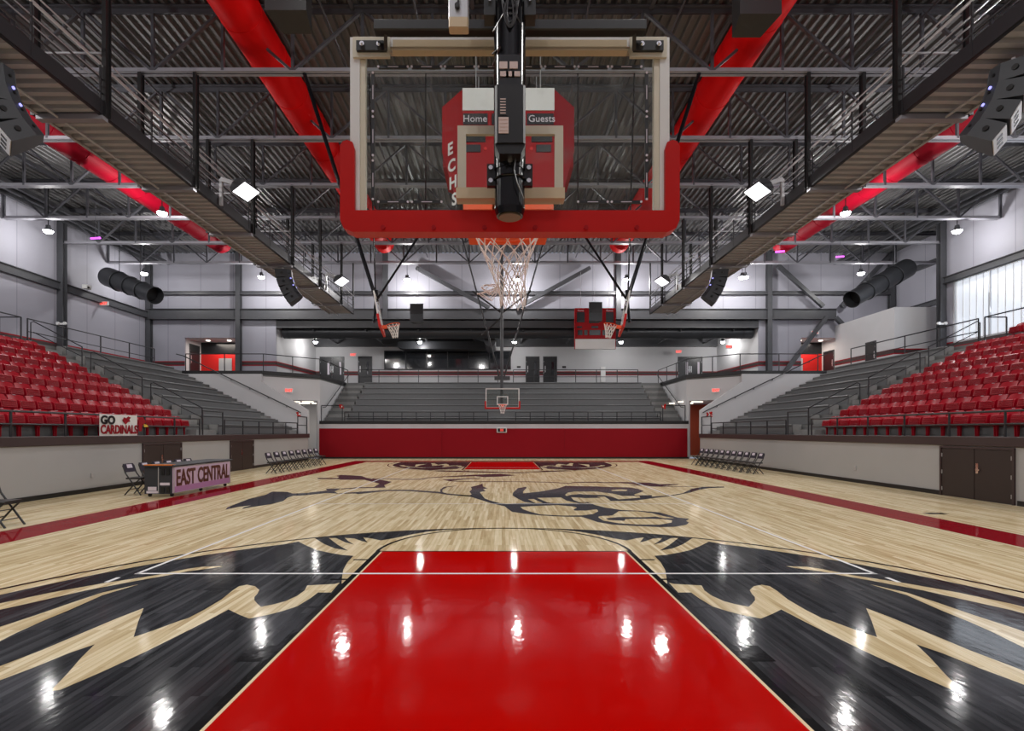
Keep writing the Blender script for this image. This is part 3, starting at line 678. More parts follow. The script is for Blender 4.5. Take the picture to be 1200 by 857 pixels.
b = MB(); b.cyl((-.9,44.0,8.68),(-.9,40.5,8.68),.44,n=20); b.build('duct_elbow','duct_grey',t,smooth=True)

# ---------------------------------------------------------------- catwalks
def catwalk(s):
    xi, xo, z = s*9.5, s*11.05, 9.3
    y0, y1 = -2, 33.9
    t = thing('catwalk', (s*10.3,15,z), 'long ribbed steel catwalk hung over the %s side of the court' % ('left' if s<0 else 'right'), 'catwalk', 'roof catwalks')
    b = MB(); y = y0; prof = []
    while y < y1-.1: prof += [(y,z),(y+.13,z),(y+.15,z+.09),(y+.28,z+.09)]; y += .30
    prof.append((y1,z))
    for (a,za),(c,zc) in zip(prof,prof[1:]): b.face([(xi,a,za),(xi,c,zc),(xo,c,zc),(xo,a,za)])
    b.box(min(xi,xo),max(xi,xo),y0,y1,z+.11,z+.13)
    b.build('ribbed_deck','catwalk_deck',t)
    b = MB(); b.box(min(xi,xi-s*.03),max(xi,xi-s*.03),y0,y1,z-.04,z+.30); b.box(min(xi,xi+s*.07),max(xi,xi+s*.07),y0,y1,z-.05,z-.03); b.build('inner_beam','rail_black',t)
    b = MB(); b.box(min(xo,xo+s*.03),max(xo,xo+s*.03),y0,y1,z-.04,z+.22); b.box(min(xo,xo-s*.06),max(xo,xo-s*.06),y0,y1,z-.05,z-.03); b.build('outer_beam','catwalk_deck',t)
    b = MB(); b.cyl((xi+s*1.05,y0,z-.10),(xi+s*1.05,y1,z-.10),.03,n=6); b.build('conduit','catwalk_deck',t)
    for y in TY[1:]:
        b = MB(); b.box(min(xi,xo)-.02,max(xi,xo)+.02,y-.09,y+.09,z-.14,z-.01); b.build('cross_beam','chord_grey',t)
        for x in (xi-s*.05, xo+s*.1):
            b = MB(); b.box(x-.05,x+.05,y-.09,y-.075,z-.05,BC+.05); b.box(x-.05,x+.05,y+.075,y+.09,z-.05,BC+.05); b.box(x-.012,x+.012,y-.075,y+.075,z-.05,BC+.05); b.build('hanger_post','black_steel',t)
    b = MB(); b.box(xi-.04,xi+.04,y1-.1,y1,z-.05,BC-.3); b.build('hanger_post','black_steel',t)
    for x in (xi-s*.02, xo+s*.02):
        for h in (.45,.78,1.1):
            b = MB(); b.cyl((x,y0,z+h),(x,y1,z+h),.022,n=6); b.build('guard_rail','galv' if h>1 else 'rail_black',t)
        y = 7.0
        while y < y1: b = MB(); b.bar((x,y,z),(x,y,z+1.1),.035); b.build('rail_post','rail_black',t); y += 1.83
    b = MB()
    for dx,zz in ((.2,1.5),(.5,1.62),(.8,1.55),(1.2,1.7)): b.cyl((xi+s*dx,y0,z+zz),(xi+s*dx,y1,z+zz),.018,n=5)
    for y in TY[1:]: b.bar((xi,y,z+1.48),(xo,y,z+1.48),.04)
    b.build('cable_run','galv',t)
    return t
catwalk(-1); catwalk(1)

# ---------------------------------------------------------------- lamps
def area(parent, loc, energy, size, aim=(0,0,-1), color=(1,.97,.93), spread=180, sy=None):
    L = bpy.data.lights.new('lamp_light','AREA'); L.energy = energy; L.color = color; L.spread = R(spread)
    if sy: L.shape = 'RECTANGLE'; L.size = size; L.size_y = sy
    else: L.shape = 'DISK'; L.size = size
    o = bpy.data.objects.new('lamp_light', L); col.objects.link(o); o.parent = parent
    o.rotation_euler = Vector(aim).to_track_quat('-Z','Y').to_euler(); o.location = loc
    return o
def lampmesh(k=1.0):
    h = MB(); h.cyl((0,0,.16),(0,0,.30),.12,.10,n=14); h.cyl((0,0,.0),(0,0,.16),.24,.12,n=18,caps=False)
    return h
def highbay(x, y, z, label, e=1300, lens='lamp_lens', top=TC, r=.22, group='round high bay lamps under the roof', grp=True):
    t = thing('high_bay_lamp', (x,y,z), label, 'lamp', group)
    h = lampmesh(); 
    for v in range(len(h.v)): a = h.v[v]; h.v[v] = (a[0]+x,a[1]+y,a[2]+z)
    h.build('lamp_housing','steel_grey',t,smooth=True)
    b = MB(); rr = [(r,.02),(r*.96,-.04),(r*.8,-.09),(r*.5,-.125),(.01,-.135)]
    for (ra,za),(rb_,zb_) in zip(rr,rr[1:]): b.cyl((x,y,z+za),(x,y,z+zb_),ra,rb_,n=18,caps=False)
    b.build('lamp_lens',lens,t)
    b = MB(); b.bar((x,y,z+.3),(x,y,top),.03); b.build('hanger_rod','rail_black',t)
    if e: point(t,(0,0,-.30),e)
    return t
def point(parent, loc, e, r=.09, color=(1,.97,.94)):
    L = bpy.data.lights.new('lamp_light','POINT'); L.energy = e; L.color = color; L.shadow_soft_size = r
    o = bpy.data.objects.new('lamp_light', L); col.objects.link(o); o.parent = parent; o.location = loc
HB = 1.0
xs = [(-24.0,'beside the left wall column'),(-16.5,'left of the catwalk'),(16.7,'right of the catwalk'),(24.1,'beside the right wall column')]
for y, nm in ((26.6,'middle row'),(36.3,'far row')):
    for x, w in xs:
        hb_y = y + (1.4 if abs(x) > 20 and y < 30 else (-.9 if y<30 else 0)) - (.8 if abs(x)>20 and y>30 else 0)
        highbay(x, hb_y, 12.35, 'glowing round high bay lamp '+w+', '+nm, (600 if abs(x)>20 else 1300)*HB)
for x, w in ((-6.6,'left of the net'),(1.1,'seen through the hanging net'),(8.7,'right of the net')):
    highbay(x, 36.9, 12.35, 'glowing round high bay lamp near the far wall, '+w, 1300*HB)
highbay(16.0, 35.2, 12.0, 'glowing round high bay lamp just left of the far right lamp', 500*HB)
for y in (0.5, 8, 16.5):
    for x, w in xs: highbay(x, y, 12.35, 'high bay lamp '+w+(', above the near baseline' if y<1 else (', ahead of the near baseline' if y<10 else ', above the near lane end')), (800 if abs(x)>20 else 1500)*HB)
for x, w in ((-3.2,'left of the near mast'),(3.2,'right of the near mast')):
    for y,q in ((-3,'behind the hoop'),(6,'above the free throw lane')): highbay(x,y,12.35,'round high bay lamp '+w+' '+q,1300*HB)
for x, w in ((-15.0,'outside the left double doors'),(-6.6,'left of the hoop mast'),(1.0,'right of the hoop mast'),(9.6,'behind the wall scoreboard'),(17.8,'outside the right double doors')):
    t = highbay(x, 42.6, 8.95, 'small ceiling lamp on the concourse '+w, 330*HB, 'lamp_lens', 9.9, .16, 'small lamps over the concourse')
for x, y, z, w in ((-19.5,25.4,11.0,'left roof'),(19.5,30.5,11.8,'far right roof'),(14.2,27.0,10.9,'right catwalk')):
    b = MB(); b.cyl((x-.22,y,z),(x+.22,y,z+.03),.05,n=8); t = thing('indicator_light',(x,y,z),'', 'light'); b.build('lens','purple_lens',t); b = MB(); b.bar((x,y,z+.05),(x,y,BC if abs(x)>12 else BC),.012); b.build('hanger_rod','truss_grey',t); tag(t,'tiny purple glowing light hanging under the '+w,'light')
# floodlights on the catwalks
def flood(x, y, z, s, label, e):
    t = thing('floodlight', (x,y,z), label, 'floodlight', 'floodlights on the catwalks')
    aim = Vector((-s*.55*-1*-1, .15, -.83))
    m = Matrix.Translation((x,y,z)) @ Matrix.Rotation(R(10)*s,4,'Z') @ Matrix.Rotation(-s*R(-32),4,'Y')
    b = MB(); b.prism([(-.30,0),(.30,0),(.26,.14),(.10,.24),(-.10,.24),(-.26,.14)],'y',-.42,.42); b.xf(m); b.build('lamp_housing','speaker_grey',t)
    b = MB(); b.box(-.26,.26,-.38,.38,-.012,0); b.xf(m); b.build('lamp_lens','flood_lens',t)
    b = MB(); 
    b.bar((x+s*.15,y,z+.2),(x+s*.84,y,z+.42),.10,.14); b.bar((x+s*.84,y,z+.42),(x+s*.84,y,9.30),.09); b.build('mounting_arm','galv',t)
    L = area(t,(0,0,0),e*.45,.3,color=(1,.98,.96),sy=.4); L.matrix_local = Matrix.Translation(m.to_translation()-Vector((x,y,z))-Vector((0,0,.04))) @ m.to_3x3().to_4x4()
for s, nm in ((-1,'left'),(1,'right')):
    for y, w in ((4.5,'near the baseline'),(17.7,'level with the scoreboard'),(28.3,'near its far end')):
        flood(s*8.55, y, 9.75, s, 'boxy floodlight angled off the %s catwalk, %s' % (nm,w), 1500)

# ---------------------------------------------------------------- loudspeakers
def line_array(x, y, z, rz, label, front, rear, tilt=6):
    t = thing('line_array_speaker', (x,y,z), label, 'loudspeaker', 'hanging curved speaker clusters')
    m0 = Matrix.Translation((x,y,z)) @ Matrix.Rotation(rz,4,'Z')
    pos = Vector((0,0,0)); ang = R(tilt)
    for i in range(4):
        m = m0 @ Matrix.Translation(pos) @ Matrix.Rotation(ang,4,'X')     # front looks local -Y and tips down
        b = MB(); b.prism([(-.42,-.30),(.42,-.30),(.34,.18),(.18,.34),(-.18,.34),(-.34,.18)],'z',-.36,-.01); b.xf(m); bx = b.build('speaker_box','speaker_grey',t)
        g = MB(); g.box(-.39,.39,-.318,-.30,-.34,-.03); g.xf(m); g.build('grille',front,bx)
        g = MB(); g.box(-.165,.165,.34,.355,-.34,-.03); g.xf(m); g.build('rear_panel',rear,bx)
        l = MB()
        for sx in (-1,1): l.cyl(m@Vector((sx*.38,-.05,-.18)),m@Vector((sx*.405,-.04,-.18)),.055,n=10); l.cyl(m@Vector((sx*.26,.262,-.18)),m@Vector((sx*.28,.285,-.18)),.03,n=8)
        l.build('carrying_handle','black_steel',bx)
        if i in (1,2): l = MB(); l.cyl(m@Vector((0,.355,-.18)),m@Vector((0,.37,-.18)),.035,n=8); l.cyl(m@Vector((.27,.27,-.1)),m@Vector((.285,.295,-.1)),.03,n=8); l.cyl(m@Vector((-.27,.27,-.1)),m@Vector((-.285,.295,-.1)),.03,n=8); l.build('status_light','blue_led',bx)
        k = MB(); 
        for px_,w_ in ((-.22,.10),(-.02,.12),(.2,.09)): k.box(px_-w_/2,px_+w_/2,-.324,-.318,-.26,-.13)
        k.xf(m); k.build('driver_opening','black_steel',bx)
        pos = pos + Vector((0,sin(ang)*.37,-cos(ang)*.37)); ang += R(11)
    b = MB(); b.bar(m0@Vector((0,-.3,.03)),m0@Vector((0,.35,.03)),.10,.06); b.bar(m0@Vector((-.3,0,.03)),m0@Vector((.3,0,.03)),.06); b.bar(m0@Vector((0,0,.05)),m0@Vector((0,0,.14)),.04); b.build('hanging_frame','galv',t)
line_array(-10.25, 10.6, 9.02, R(-46), 'large curved speaker cluster with pale grilles hung by the near left catwalk', 'grille_white', 'speaker_grey')
line_array(10.25, 10.6, 9.02, R(46), 'large curved speaker cluster with pale grilles hung by the near right catwalk', 'grille_white', 'speaker_grey')
line_array(-9.9, 24.0, 9.02, R(-75), 'smaller looking dark speaker cluster under the far left catwalk', 'speaker_grey', 'grille_white')
line_array(9.9, 24.0, 9.02, R(75), 'smaller looking dark speaker cluster under the far right catwalk', 'speaker_grey', 'grille_white')
def cabinet(x, y, z, w, h, d, label, top=BC):
    t = thing('hanging_speaker', (x,y,z), label, 'loudspeaker', 'box speakers hung from the roof')
    b = MB(); b.prism([(x-w/2,y-d/2),(x+w/2,y-d/2),(x+w*.36,y+d/2),(x-w*.36,y+d/2)],'z',z,z+h); b.build('speaker_box','black_steel' if y<12 else 'speaker_grey',t)
    b = MB(); b.box(x-w*.45,x+w*.45,y-d/2-.015,y-d/2,z+h*.42,z+h*.96); b.build('grille','dark_panel',t)
    b = MB(); b.bar((x-w*.2,y,z+h),(x,y,z+h+.3),.012); b.bar((x+w*.2,y,z+h),(x,y,z+h+.3),.012); b.bar((x,y,z+h+.3),(x,y,top),.012); b.build('hanging_cable','galv',t)
cabinet(-4.05,10.2,9.62,.78,.75,.6,'black speaker box hung beside the near left red duct',14.6)
cabinet(4.85,10.2,9.55,.78,.8,.6,'black speaker box hung in front of the right red duct',14.6)
cabinet(-5.4,33.9,8.7,.85,1.15,.7,'grey speaker box hung left of the far hoop')
cabinet(5.95,33.9,8.75,.85,1.2,.7,'grey speaker box hung in front of the wall scoreboard')

# ---------------------------------------------------------------- scoreboards
t = thing('centre_scoreboard', (.2,15.4,7.9), 'red four-sided scoreboard hanging over centre court behind the glass', 'scoreboard')
SX, SY = .18, 14.3
hw = 1.24; zt, zb = 11.0, 7.75
b = MB(); b.box(SX-hw,SX+hw,SY,SY+.12,zb+.15,zt); b.build('front_face','board_red',t)
b = MB(); b.box(SX-hw,SX+hw,SY-.03,SY,10.4,zt); b.build('header_panel','white_metal',t)
# angled corner panels, wide above, narrow below
for s in (-1,1):
    xa = SX+s*hw; xb = SX+s*(hw+.62); xc = SX+s*(hw+.12)
    ya, yb = SY+.02, SY+.62
    b = MB()
    P = [(xa,ya,zt),(xb,yb,zt-.12),(xb,yb,9.6),(xc+s*.08,ya+.18,zb+.35),(xa,ya,zb+.25)]
    off = Vector((-s*.04,.05,0))
    n = len(P); k = len(b.v); b.v += P + [tuple(Vector(p)+off) for p in P]
    b.f.append(tuple(range(n))); b.f.append(tuple(range(2*n-1,n-1,-1))); b.mi += [0,0]
    for i in range(n): b.f.append((i,(i+1)%n,n+(i+1)%n,n+i)); b.mi.append(0)
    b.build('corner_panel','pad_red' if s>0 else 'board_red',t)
b = MB(); b.prism([(SX-hw-.6,SY+.66),(SX+hw+.6,SY+.66),(SX+hw+.6,SY+2.2),(SX+hw,SY+2.8),(SX-hw,SY+2.8),(SX-hw-.6,SY+2.2)],'z',9.2,zt-.15); b.build('rear_cabinet','board_red',t)
b = MB(); b.prism([(SX-hw,SY+.12),(SX+hw,SY+.12),(SX+hw,SY+2.7),(SX-hw,SY+2.7)],'z',zb+.2,9.2); b.build('inner_cabinet','board_red',t)
b = MB(); b.box(SX-hw+.02,SX+hw-.02,SY-.02,SY+2.7,zb-.02,zb+.2); b.build('bottom_tray','orange',t)
def panel(x0,x1,z0,z1,y=SY,par=t,m='led_dark',nm='display'):
    b = MB(); b.box(x0,x1,y-.035,y-.004,z0,z1); return b.build(nm,m,par)
panel(SX-1.22,SX-.56,10.02,10.31); panel(SX+.50,SX+1.22,10.02,10.31); panel(SX-.45,SX+.45,10.02,10.31)
for s in (-1,1):
    panel(SX+s*.9-.28,SX+s*.9+.28,9.55,9.87); panel(SX+s*.95-.2,SX+s*.95+.2,9.28,9.47)
    b = MB(); b.cyl((SX+s*.62,SY-.03,9.37),(SX+s*.62,SY,9.37),.045,n=10); b.build('indicator','panel_red',t)
text('lettering','Home',.26,facing(SX-.9,SY-.04,10.16),'logo_white',t); text('lettering','Guests',.26,facing(SX+.9,SY-.04,10.16),'logo_white',t)
for i,c in enumerate('ECHS'):
    f = i/3; x = SX-hw-.36+.12*f; y = SY+.30-.06*f; z = 9.50-.47*i
    text('lettering',c,.46,facing(x,y-.03,z,R(-45)),'white_metal',t,bold=.012)
b = MB()
for x in (SX-.9,SX+.9):
    for y in (SY+.5,SY+2.2): b.cyl((x,y,zt-.2),(x,y,BC),.015,n=6)
b.build('hanging_cable','galv',t)
# wall scoreboard at the far end
t = thing('wall_scoreboard', (6.9,36.5,7.6), 'red scoreboard with white panel hung left of the far speaker box', 'scoreboard')
t['label'] = 'flat red scoreboard with white lower panel hanging above the far stand'
s36 = 36.6/620
x0,x1 = (674-588)*s36,(721-588)*s36; zz = lambda y: EYE+(506-y)*s36
b = MB(); b.box(x0,x1,36.6,36.8,zz(397),zz(362)); b.build('board_body','board_red',t)
b = MB(); b.box(x0,x1,36.58,36.8,zz(409),zz(397.5)); b.build('lower_panel','white_metal',t)
b = MB(); b.box(x0-.03,x0,36.56,36.8,zz(409),zz(362)); b.box(x1,x1+.03,36.56,36.8,zz(409),zz(362)); b.box(x0,x1,36.56,36.8,zz(362),zz(362)+.04); b.build('board_frame','board_red',t)
for (a,c,p,q) in ((676,685,366,378),(710,719,366,378),(676,682,382.5,384.5),(713,719,382.5,384.5),(677,682.5,387,393),(684.5,688.5,387,393),(690.5,703.5,387,393),(706,710,387,393),(712.5,718,387,393),(693,701,382.3,384.8)):
    panel((a-588)*s36,(c-588)*s36,zz(q),zz(p),36.6,t)
for (w,xx,yy,sz) in (('HOME',680.5,364.3,.17),('GUESTS',714.5,364.3,.17),('PERIOD',697,380,.14),('FOULS',679,383.6,.10),('FOULS',716,383.6,.10),('BONUS',686.5,385.6,.08),('BONUS',708,385.6,.08)):
    pass
text('lettering','Home',.17,facing((680.5-588)*s36,36.58,zz(364.2)),'logo_white',t); text('lettering','Guests',.17,facing((714.5-588)*s36,36.58,zz(364.2)),'logo_white',t)
b = MB(); b.bar((x0+.4,36.7,zz(362)),(x0+.4,36.7,12.8),.02); b.bar((x1-.4,36.7,zz(362)),(x1-.4,36.7,12.8),.02); b.build('hanging_cable','galv',t)
# ---------------------------------------------------------------- the near hoop, seen from behind
HX, HY = .046, 3.04          # board centre, back face
bt, bb = 3.985, 2.94
t = thing('basketball_hoop', (HX,HY,bb), 'large glass backboard with red padding and net, seen from behind', 'basketball hoop')
hw = .914
def rectframe(mb, x0,x1,z0,z1,w,y0,y1):
    mb.box(x0,x0+w,y0,y1,z0,z1); mb.box(x1-w,x1,y0,y1,z0,z1); mb.box(x0+w,x1-w,y0,y1,z1-w,z1); mb.box(x0+w,x1-w,y0,y1,z0,z0+w)
fr = MB(); rectframe(fr,HX-hw,HX+hw,bb,bt,.055,HY-.012,HY+.03); fr.build('outer_frame','white_metal',t)
fr = MB(); rectframe(fr,HX-hw+.055,HX+hw-.055,bb+.02,bt-.05,.032,HY-.004,HY+.026); fr.build('inner_frame','cream_metal',t)
b = MB(); b.box(HX-hw+.08,HX+hw-.08,HY+.005,HY+.017,bb+.05,bt-.07); b.build('glass_panel','board_glass',t)
b = MB(); b.box(HX-hw+.25,HX+hw-.25,HY-.04,HY-.012,bt-.105,bt-.035); b.box(HX-hw+.25,HX+hw-.25,HY-.06,HY-.012,bt-.11,bt-.10); b.build('top_brace','tan_metal',t)
for s in (-1,1):
    x = HX+s*(hw-.125)
    b = MB(); b.box(x-.105,x+.105,HY-.03,HY-.012,bt-.125,bt-.01); b.build('corner_plate','cream_metal',t)
    b = MB(); b.prism([(x-s*-.075 if 0 else x+s*.08,bt-.10),(x+s*.08,bt-.045),(x-s*.075,bt-.045),(x-s*.09,bt-.10)],'y',HY-.05,HY-.03)
    br = b.build('bracket','black_steel',t)
    b = MB(); b.bar((x-s*.085,HY-.04,bt-.09),(x-s*.10,HY-.11,bt-.03),.02,.05); b.build('bracket_arm','black_steel',br)
    for k in (-.045,.05):
        b = MB(); b.cyl((x+k,HY-.065,bt-.073),(x+k,HY-.05,bt-.073),.014,n=8); b.cyl((x+k,HY-.075,bt-.073),(x+k,HY-.065,bt-.073),.007,n=6); b.build('bolt','chrome',br)
b = MB(); b.bev(HX-.745,HX+.745,HY-.15,HY-.09,bt-.06,bt+.0,.006,'x'); b.build('cross_bar','black_steel',t)
# target frame
b = MB(); rectframe(b,HX+.003-.302,HX+.003+.302,bb+.10,bb+.535,.048,HY-.02,HY+.004); b.build('target_frame','cream_metal',t)
b = MB(); b.box(HX-.30,HX+.305,HY-.10,HY-.02,bb+.085,bb+.145); b.build('lower_brace','tan_metal',t)
# light strip segments on the glass edge
def segline(x0,z0,x1,z1,n,gap=.06):
    for i in range(n):
        a = (i+gap)/n; c = (i+1-gap)/n
        p = (x0+(x1-x0)*a, z0+(z1-z0)*a); q = (x0+(x1-x0)*c, z0+(z1-z0)*c)
        b = MB(); w = .009
        b.box(min(p[0],q[0])-(w if x0==x1 else 0),max(p[0],q[0])+(w if x0==x1 else 0),HY-.006,HY+.004,min(p[1],q[1])-(w if z0==z1 else 0),max(p[1],q[1])+(w if z0==z1 else 0))
        o = b.build('light_strip','black_steel',t)
        d = MB()
        for e in (p,q): d.cyl((e[0],HY-.010,e[1]),(e[0],HY-.006,e[1]),.007,n=6)
        m_ = ((p[0]+q[0])/2,(p[1]+q[1])/2); L = abs(q[0]-p[0])+abs(q[1]-p[1])
        d.box(m_[0]-(.18*L if z0==z1 else .002),m_[0]+(.18*L if z0==z1 else .002),HY-.008,HY-.006,m_[1]-(.18*L if x0==x1 else .002),m_[1]+(.18*L if x0==x1 else .002))
        d.build('strip_clip','logo_white',o)
zl, zu = bb+.105, bt-.165
segline(HX-.765,zu,HX+.765,zu,8); segline(HX-.785,zl,HX-.785,zu-.02,3); segline(HX+.785,zl,HX+.785,zu-.02,3)
segline(HX-.765,zl,HX-.38,zl,2); segline(HX+.38,zl,HX+.765,zl,2)
# U shaped rubber padding
def pad():
    out = []; r = .05; x0, x1 = HX-.965, HX+.965; zb = 2.862; zt = 3.385; inw = .082; tin = .945-.04
    o = [(x0,zt-.03),(x0+.015,zt-.008),(x0+.04,zt),(x0+.07,zt-.012),(x0+.082,zt-.05),(x0+.082,bb+.045),(x1-.082,bb+.045),(x1-.082,zt-.05),(x1-.07,zt-.012),(x1-.04,zt),(x1-.015,zt-.008),(x1,zt-.03),
         (x1,zb+.07),(x1-.02,zb+.022),(x1-.07,zb),(x0+.07,zb),(x0+.02,zb+.022),(x0,zb+.07)]
    return o
b = MB(); P = pad(); b.prism(P,'y',HY-.035,HY+.06)
pd = b.build('edge_padding','rubber_red',t)
bm = pd.modifiers.new('Bevel','BEVEL'); bm.width = .008; bm.segments = 2; bm.limit_method = 'ANGLE'; bm.angle_limit = R(50)
for i in range(6):
    b = MB(); x = HX-.72+i*.288; b.cyl((x,HY-.045,2.885),(x,HY-.034,2.885),.013,n=8); b.build('pad_screw','board_red',pd)
# mast
MX, MY = HX-.004, HY-.24
b = MB(); b.cyl((MX,MY,3.10),(MX+.002,MY-.10,12.6),.084,.084,n=28); b.build('mast','gloss_black',t,smooth=True)
b = MB(); b.cyl((MX,MY,2.90),(MX,MY,3.155),.080,.080,n=28); b.cyl((MX,MY,2.865),(MX,MY,2.90),.070,.080,n=28); b.tube([Vector((MX,MY,3.05))+v for v in ringv(Vector((0,0,1)),.084,28)],.006,6,True); b.build('motor_housing','gloss_black',t,smooth=True)
b = MB(); b.cyl((MX,MY,2.858),(MX,MY,2.865),.058,n=24); b.build('motor_cap','bronze',t)
b = MB(); b.bev(MX-.077,MX+.077,MY-.16,MY-.02,3.17,3.46,.012,'z'); b.prism([(MX-.077,3.17),(MX+.077,3.17),(MX+.055,3.12),(MX-.055,3.12)],'y',MY-.15,MY-.03)
bx = b.build('height_adjuster','black_steel',t)
b = MB(); b.box(MX-.056,MX-.016,MY-.164,MY-.16,3.305,3.395); b.build('data_plate','speaker_grey',bx)
b = MB(); b.box(MX-.058,MX-.008,MY-.164,MY-.16,3.215,3.295); b.build('data_plate','label_pink',bx)
b = MB()
for i in range(6): b.box(MX-.05,MX-.022,MY-.166,MY-.164,3.312+i*.014,3.317+i*.014)
for i in range(4): b.box(MX-.053,MX-.015,MY-.166,MY-.164,3.227+i*.018,3.230+i*.018)
b.build('plate_text','label_pink',bx)
b = MB()
for x,z0,z1 in ((-.035,3.585,3.62),(.018,3.585,3.62),(-.03,3.545,3.57),(.0,3.545,3.57),(.03,3.545,3.57)): b.box(MX+x-.02,MX+x+.022,MY-.096,MY-.088,z0,z1)
b.build('data_plate','label_pink',t)
b = MB(); b.box(MX-.055,MX+.055,MY-.090,MY-.07,3.49,3.66); b.build('plate_backing','dark_panel',t)
for s in (-1,1):
    b = MB(); b.box(MX+s*.085-.035,MX+s*.085+.035,MY-.02,MY+.01,3.02,3.135); f = b.build('flange','black_steel',t)
    for z in (3.042,3.11):
        b = MB(); b.cyl((MX+s*.10,MY-.035,z),(MX+s*.10,MY-.02,z),.012,n=8); b.build('bolt','chrome',f)
b = MB(); b.cyl((MX,MY-.095,3.115),(MX,MY-.085,3.115),.012,n=8); b.build('bolt','chrome',t)
# brackets from mast to board
b = MB(); b.bar((MX,MY,3.08),(MX,HY-.02,3.08),.10,.10); b.bar((MX,MY,bt-.03),(MX,HY-.10,bt-.03),.12,.05); b.build('mast_bracket','black_steel',t)
# collar and chrome strap near the top
for s in (-1,1): b = MB(); b.box(MX+s*.105-.03,MX+s*.105+.03,MY-.05,MY+.03,bt-.09,bt+.0); b.build('collar','black_steel',t)
b = MB(); b.tube([(MX+.105*cos(a),MY-.06,bt-.03+.125*sin(a)) for a in [pi*i/16 for i in range(17)]],.008,6); b.build('collar_strap','chrome',t)
# coiled cable on the mast
def loop(cx,cz,w,h,y,tilt,r=.0045):
    return [(cx+(w*cos(a)*cos(tilt)-h*sin(a)*sin(tilt)),y-.01*sin(a),cz+(w*cos(a)*sin(tilt)+h*sin(a)*cos(tilt))) for a in [2*pi*i/28 for i in range(28)]]
b = MB()
for (a,c,w,h,tl) in ((0,.045,.038,.13,.0),(-.012,.0,.026,.12,.12),(.016,.02,.026,.13,-.14),(.0,.075,.045,.09,.05),(.004,-.03,.03,.075,-.05)):
    b.tube(loop(MX+a,bt-.09+c,w,h*.9,MY-.105-.008*abs(tl)*10,tl),.0042,6,True)
b.tube([(MX+.03,MY-.1,3.14),(MX+.02,MY-.105,3.06),(MX+.035,MY-.1,3.0),(MX+.07,MY-.07,2.93),(MX+.07,MY-.05,2.89)],.004,6)
b.tube([(MX-.085,MY-.03,bt-.16),(MX-.03,MY-.1,bt-.12),(MX+.03,MY-.1,bt-.125),(MX+.08,MY-.03,bt-.18)],.004,6)
b.tube([(MX-.09,MY,3.66),(MX-.05,MY-.09,3.70),(MX-.09,MY-.03,bt-.28)],.005,6)
b.build('control_cable','cable_grey',t)
# rim and net
RX, RY, RZr = HX-.012, HY+.06+.38, 3.05
RZr = 3.058
b = MB(); b.tube([(RX+.2286*cos(2*pi*i/40),RY+.2286*sin(2*pi*i/40),RZr) for i in range(40)],.009,8,True)
b.box(RX-.09,RX+.09,HY+.03,RY-.215,RZr-.07,RZr+.005); b.build('rim','orange',t,smooth=False)
def netmesh(cx,cy,cz,r0,rb,h,rows,n,tr,m,parent,wob=.0):
    b = MB(); rnd = random.Random(3)
    prevs = []
    def ringp(j, ph):
        f = j/rows
        rr = r0*(1-f)**1.0*1.0 + rb*(1-(1-f)**1.0)
        rr = rb+(r0-rb)*(1-f)**1.5
        return [(cx+rr*cos(2*pi*(i+ph)/n)+wob*(f**2)*rnd.uniform(-1,1)+.035*f*f, cy+rr*sin(2*pi*(i+ph)/n)+wob*(f**2)*rnd.uniform(-1,1), cz-h*f+wob*f*rnd.uniform(-1,1)*.6) for i in range(n)]
    R_ = [ringp(j,.5*(j%2)) for j in range(rows+1)]
    for j in range(rows):
        for i in range(n):
            a = R_[j][i]; k1 = R_[j+1][i if j%2==0 else (i+1)%n]; k0 = R_[j+1][i-1 if j%2==0 else i]
            b.cyl(a,k1,tr,n=5,caps=False); b.cyl(a,k0,tr,n=5,caps=False)
            if j: b.cyl((a[0],a[1],a[2]-tr*1.6),(a[0],a[1],a[2]+tr*1.6),tr*1.5,n=6)
    if rows > 5:
        for i in range(n):   # hanging tail loops
            a = Vector(R_[rows][i]); c = Vector(R_[rows][(i+1)%n]); 
            b.tube([a,(a*.8+c*.2)+Vector((0,0,-.03)),(a+c)/2+Vector((0,0,-.05-.03*rnd.random())),(a*.2+c*.8)+Vector((0,0,-.03)),c],tr,5)
        for k in range(5):
            a = Vector(R_[rows-1][n//2-1+k%3]); b.tube([a,a+Vector((-.05-.02*k,-.03,.03-.02*k)),a+Vector((-.09-.01*k,-.02,-.01*k)),a+Vector((-.05,.02,-.03-.012*k)),a],tr,5)
    return b.build('net',m,parent)
netmesh(RX,RY,RZr-.01,.226,.085,.43,7,12,.0036,'net_white',t,.010)
# junction box hanging from the mast cable
t = thing('junction_box', (-.24,2.8,3.96), 'small grey electrical box with yellowish base hanging left of the mast', 'electrical box')
jx, jy, jz = -.222, 2.76, 3.80
b = MB(); b.bev(jx-.052,jx+.052,jy-.05,jy,jz+.045,jz+.165,.006,'z'); b.build('box_body','galv',t)
b = MB(); b.bev(jx-.05,jx+.05,jy-.054,jy,jz,jz+.05,.006,'z'); b.build('box_base','tan_metal',t)
b = MB(); b.cyl((jx-.005,jy-.07,jz+.10),(jx-.005,jy-.052,jz+.10),.013,n=10); b.tube([(jx-.005,jy-.06,jz+.1),(jx+.004,jy-.065,jz+.14),(jx-.008,jy-.06,jz+.17),(jx+.02,jy-.03,jz+.20),(jx+.12,jy,jz+.20),(MX-.10,MY,jz+.20)],.006,6); b.build('cable','black_steel',t)

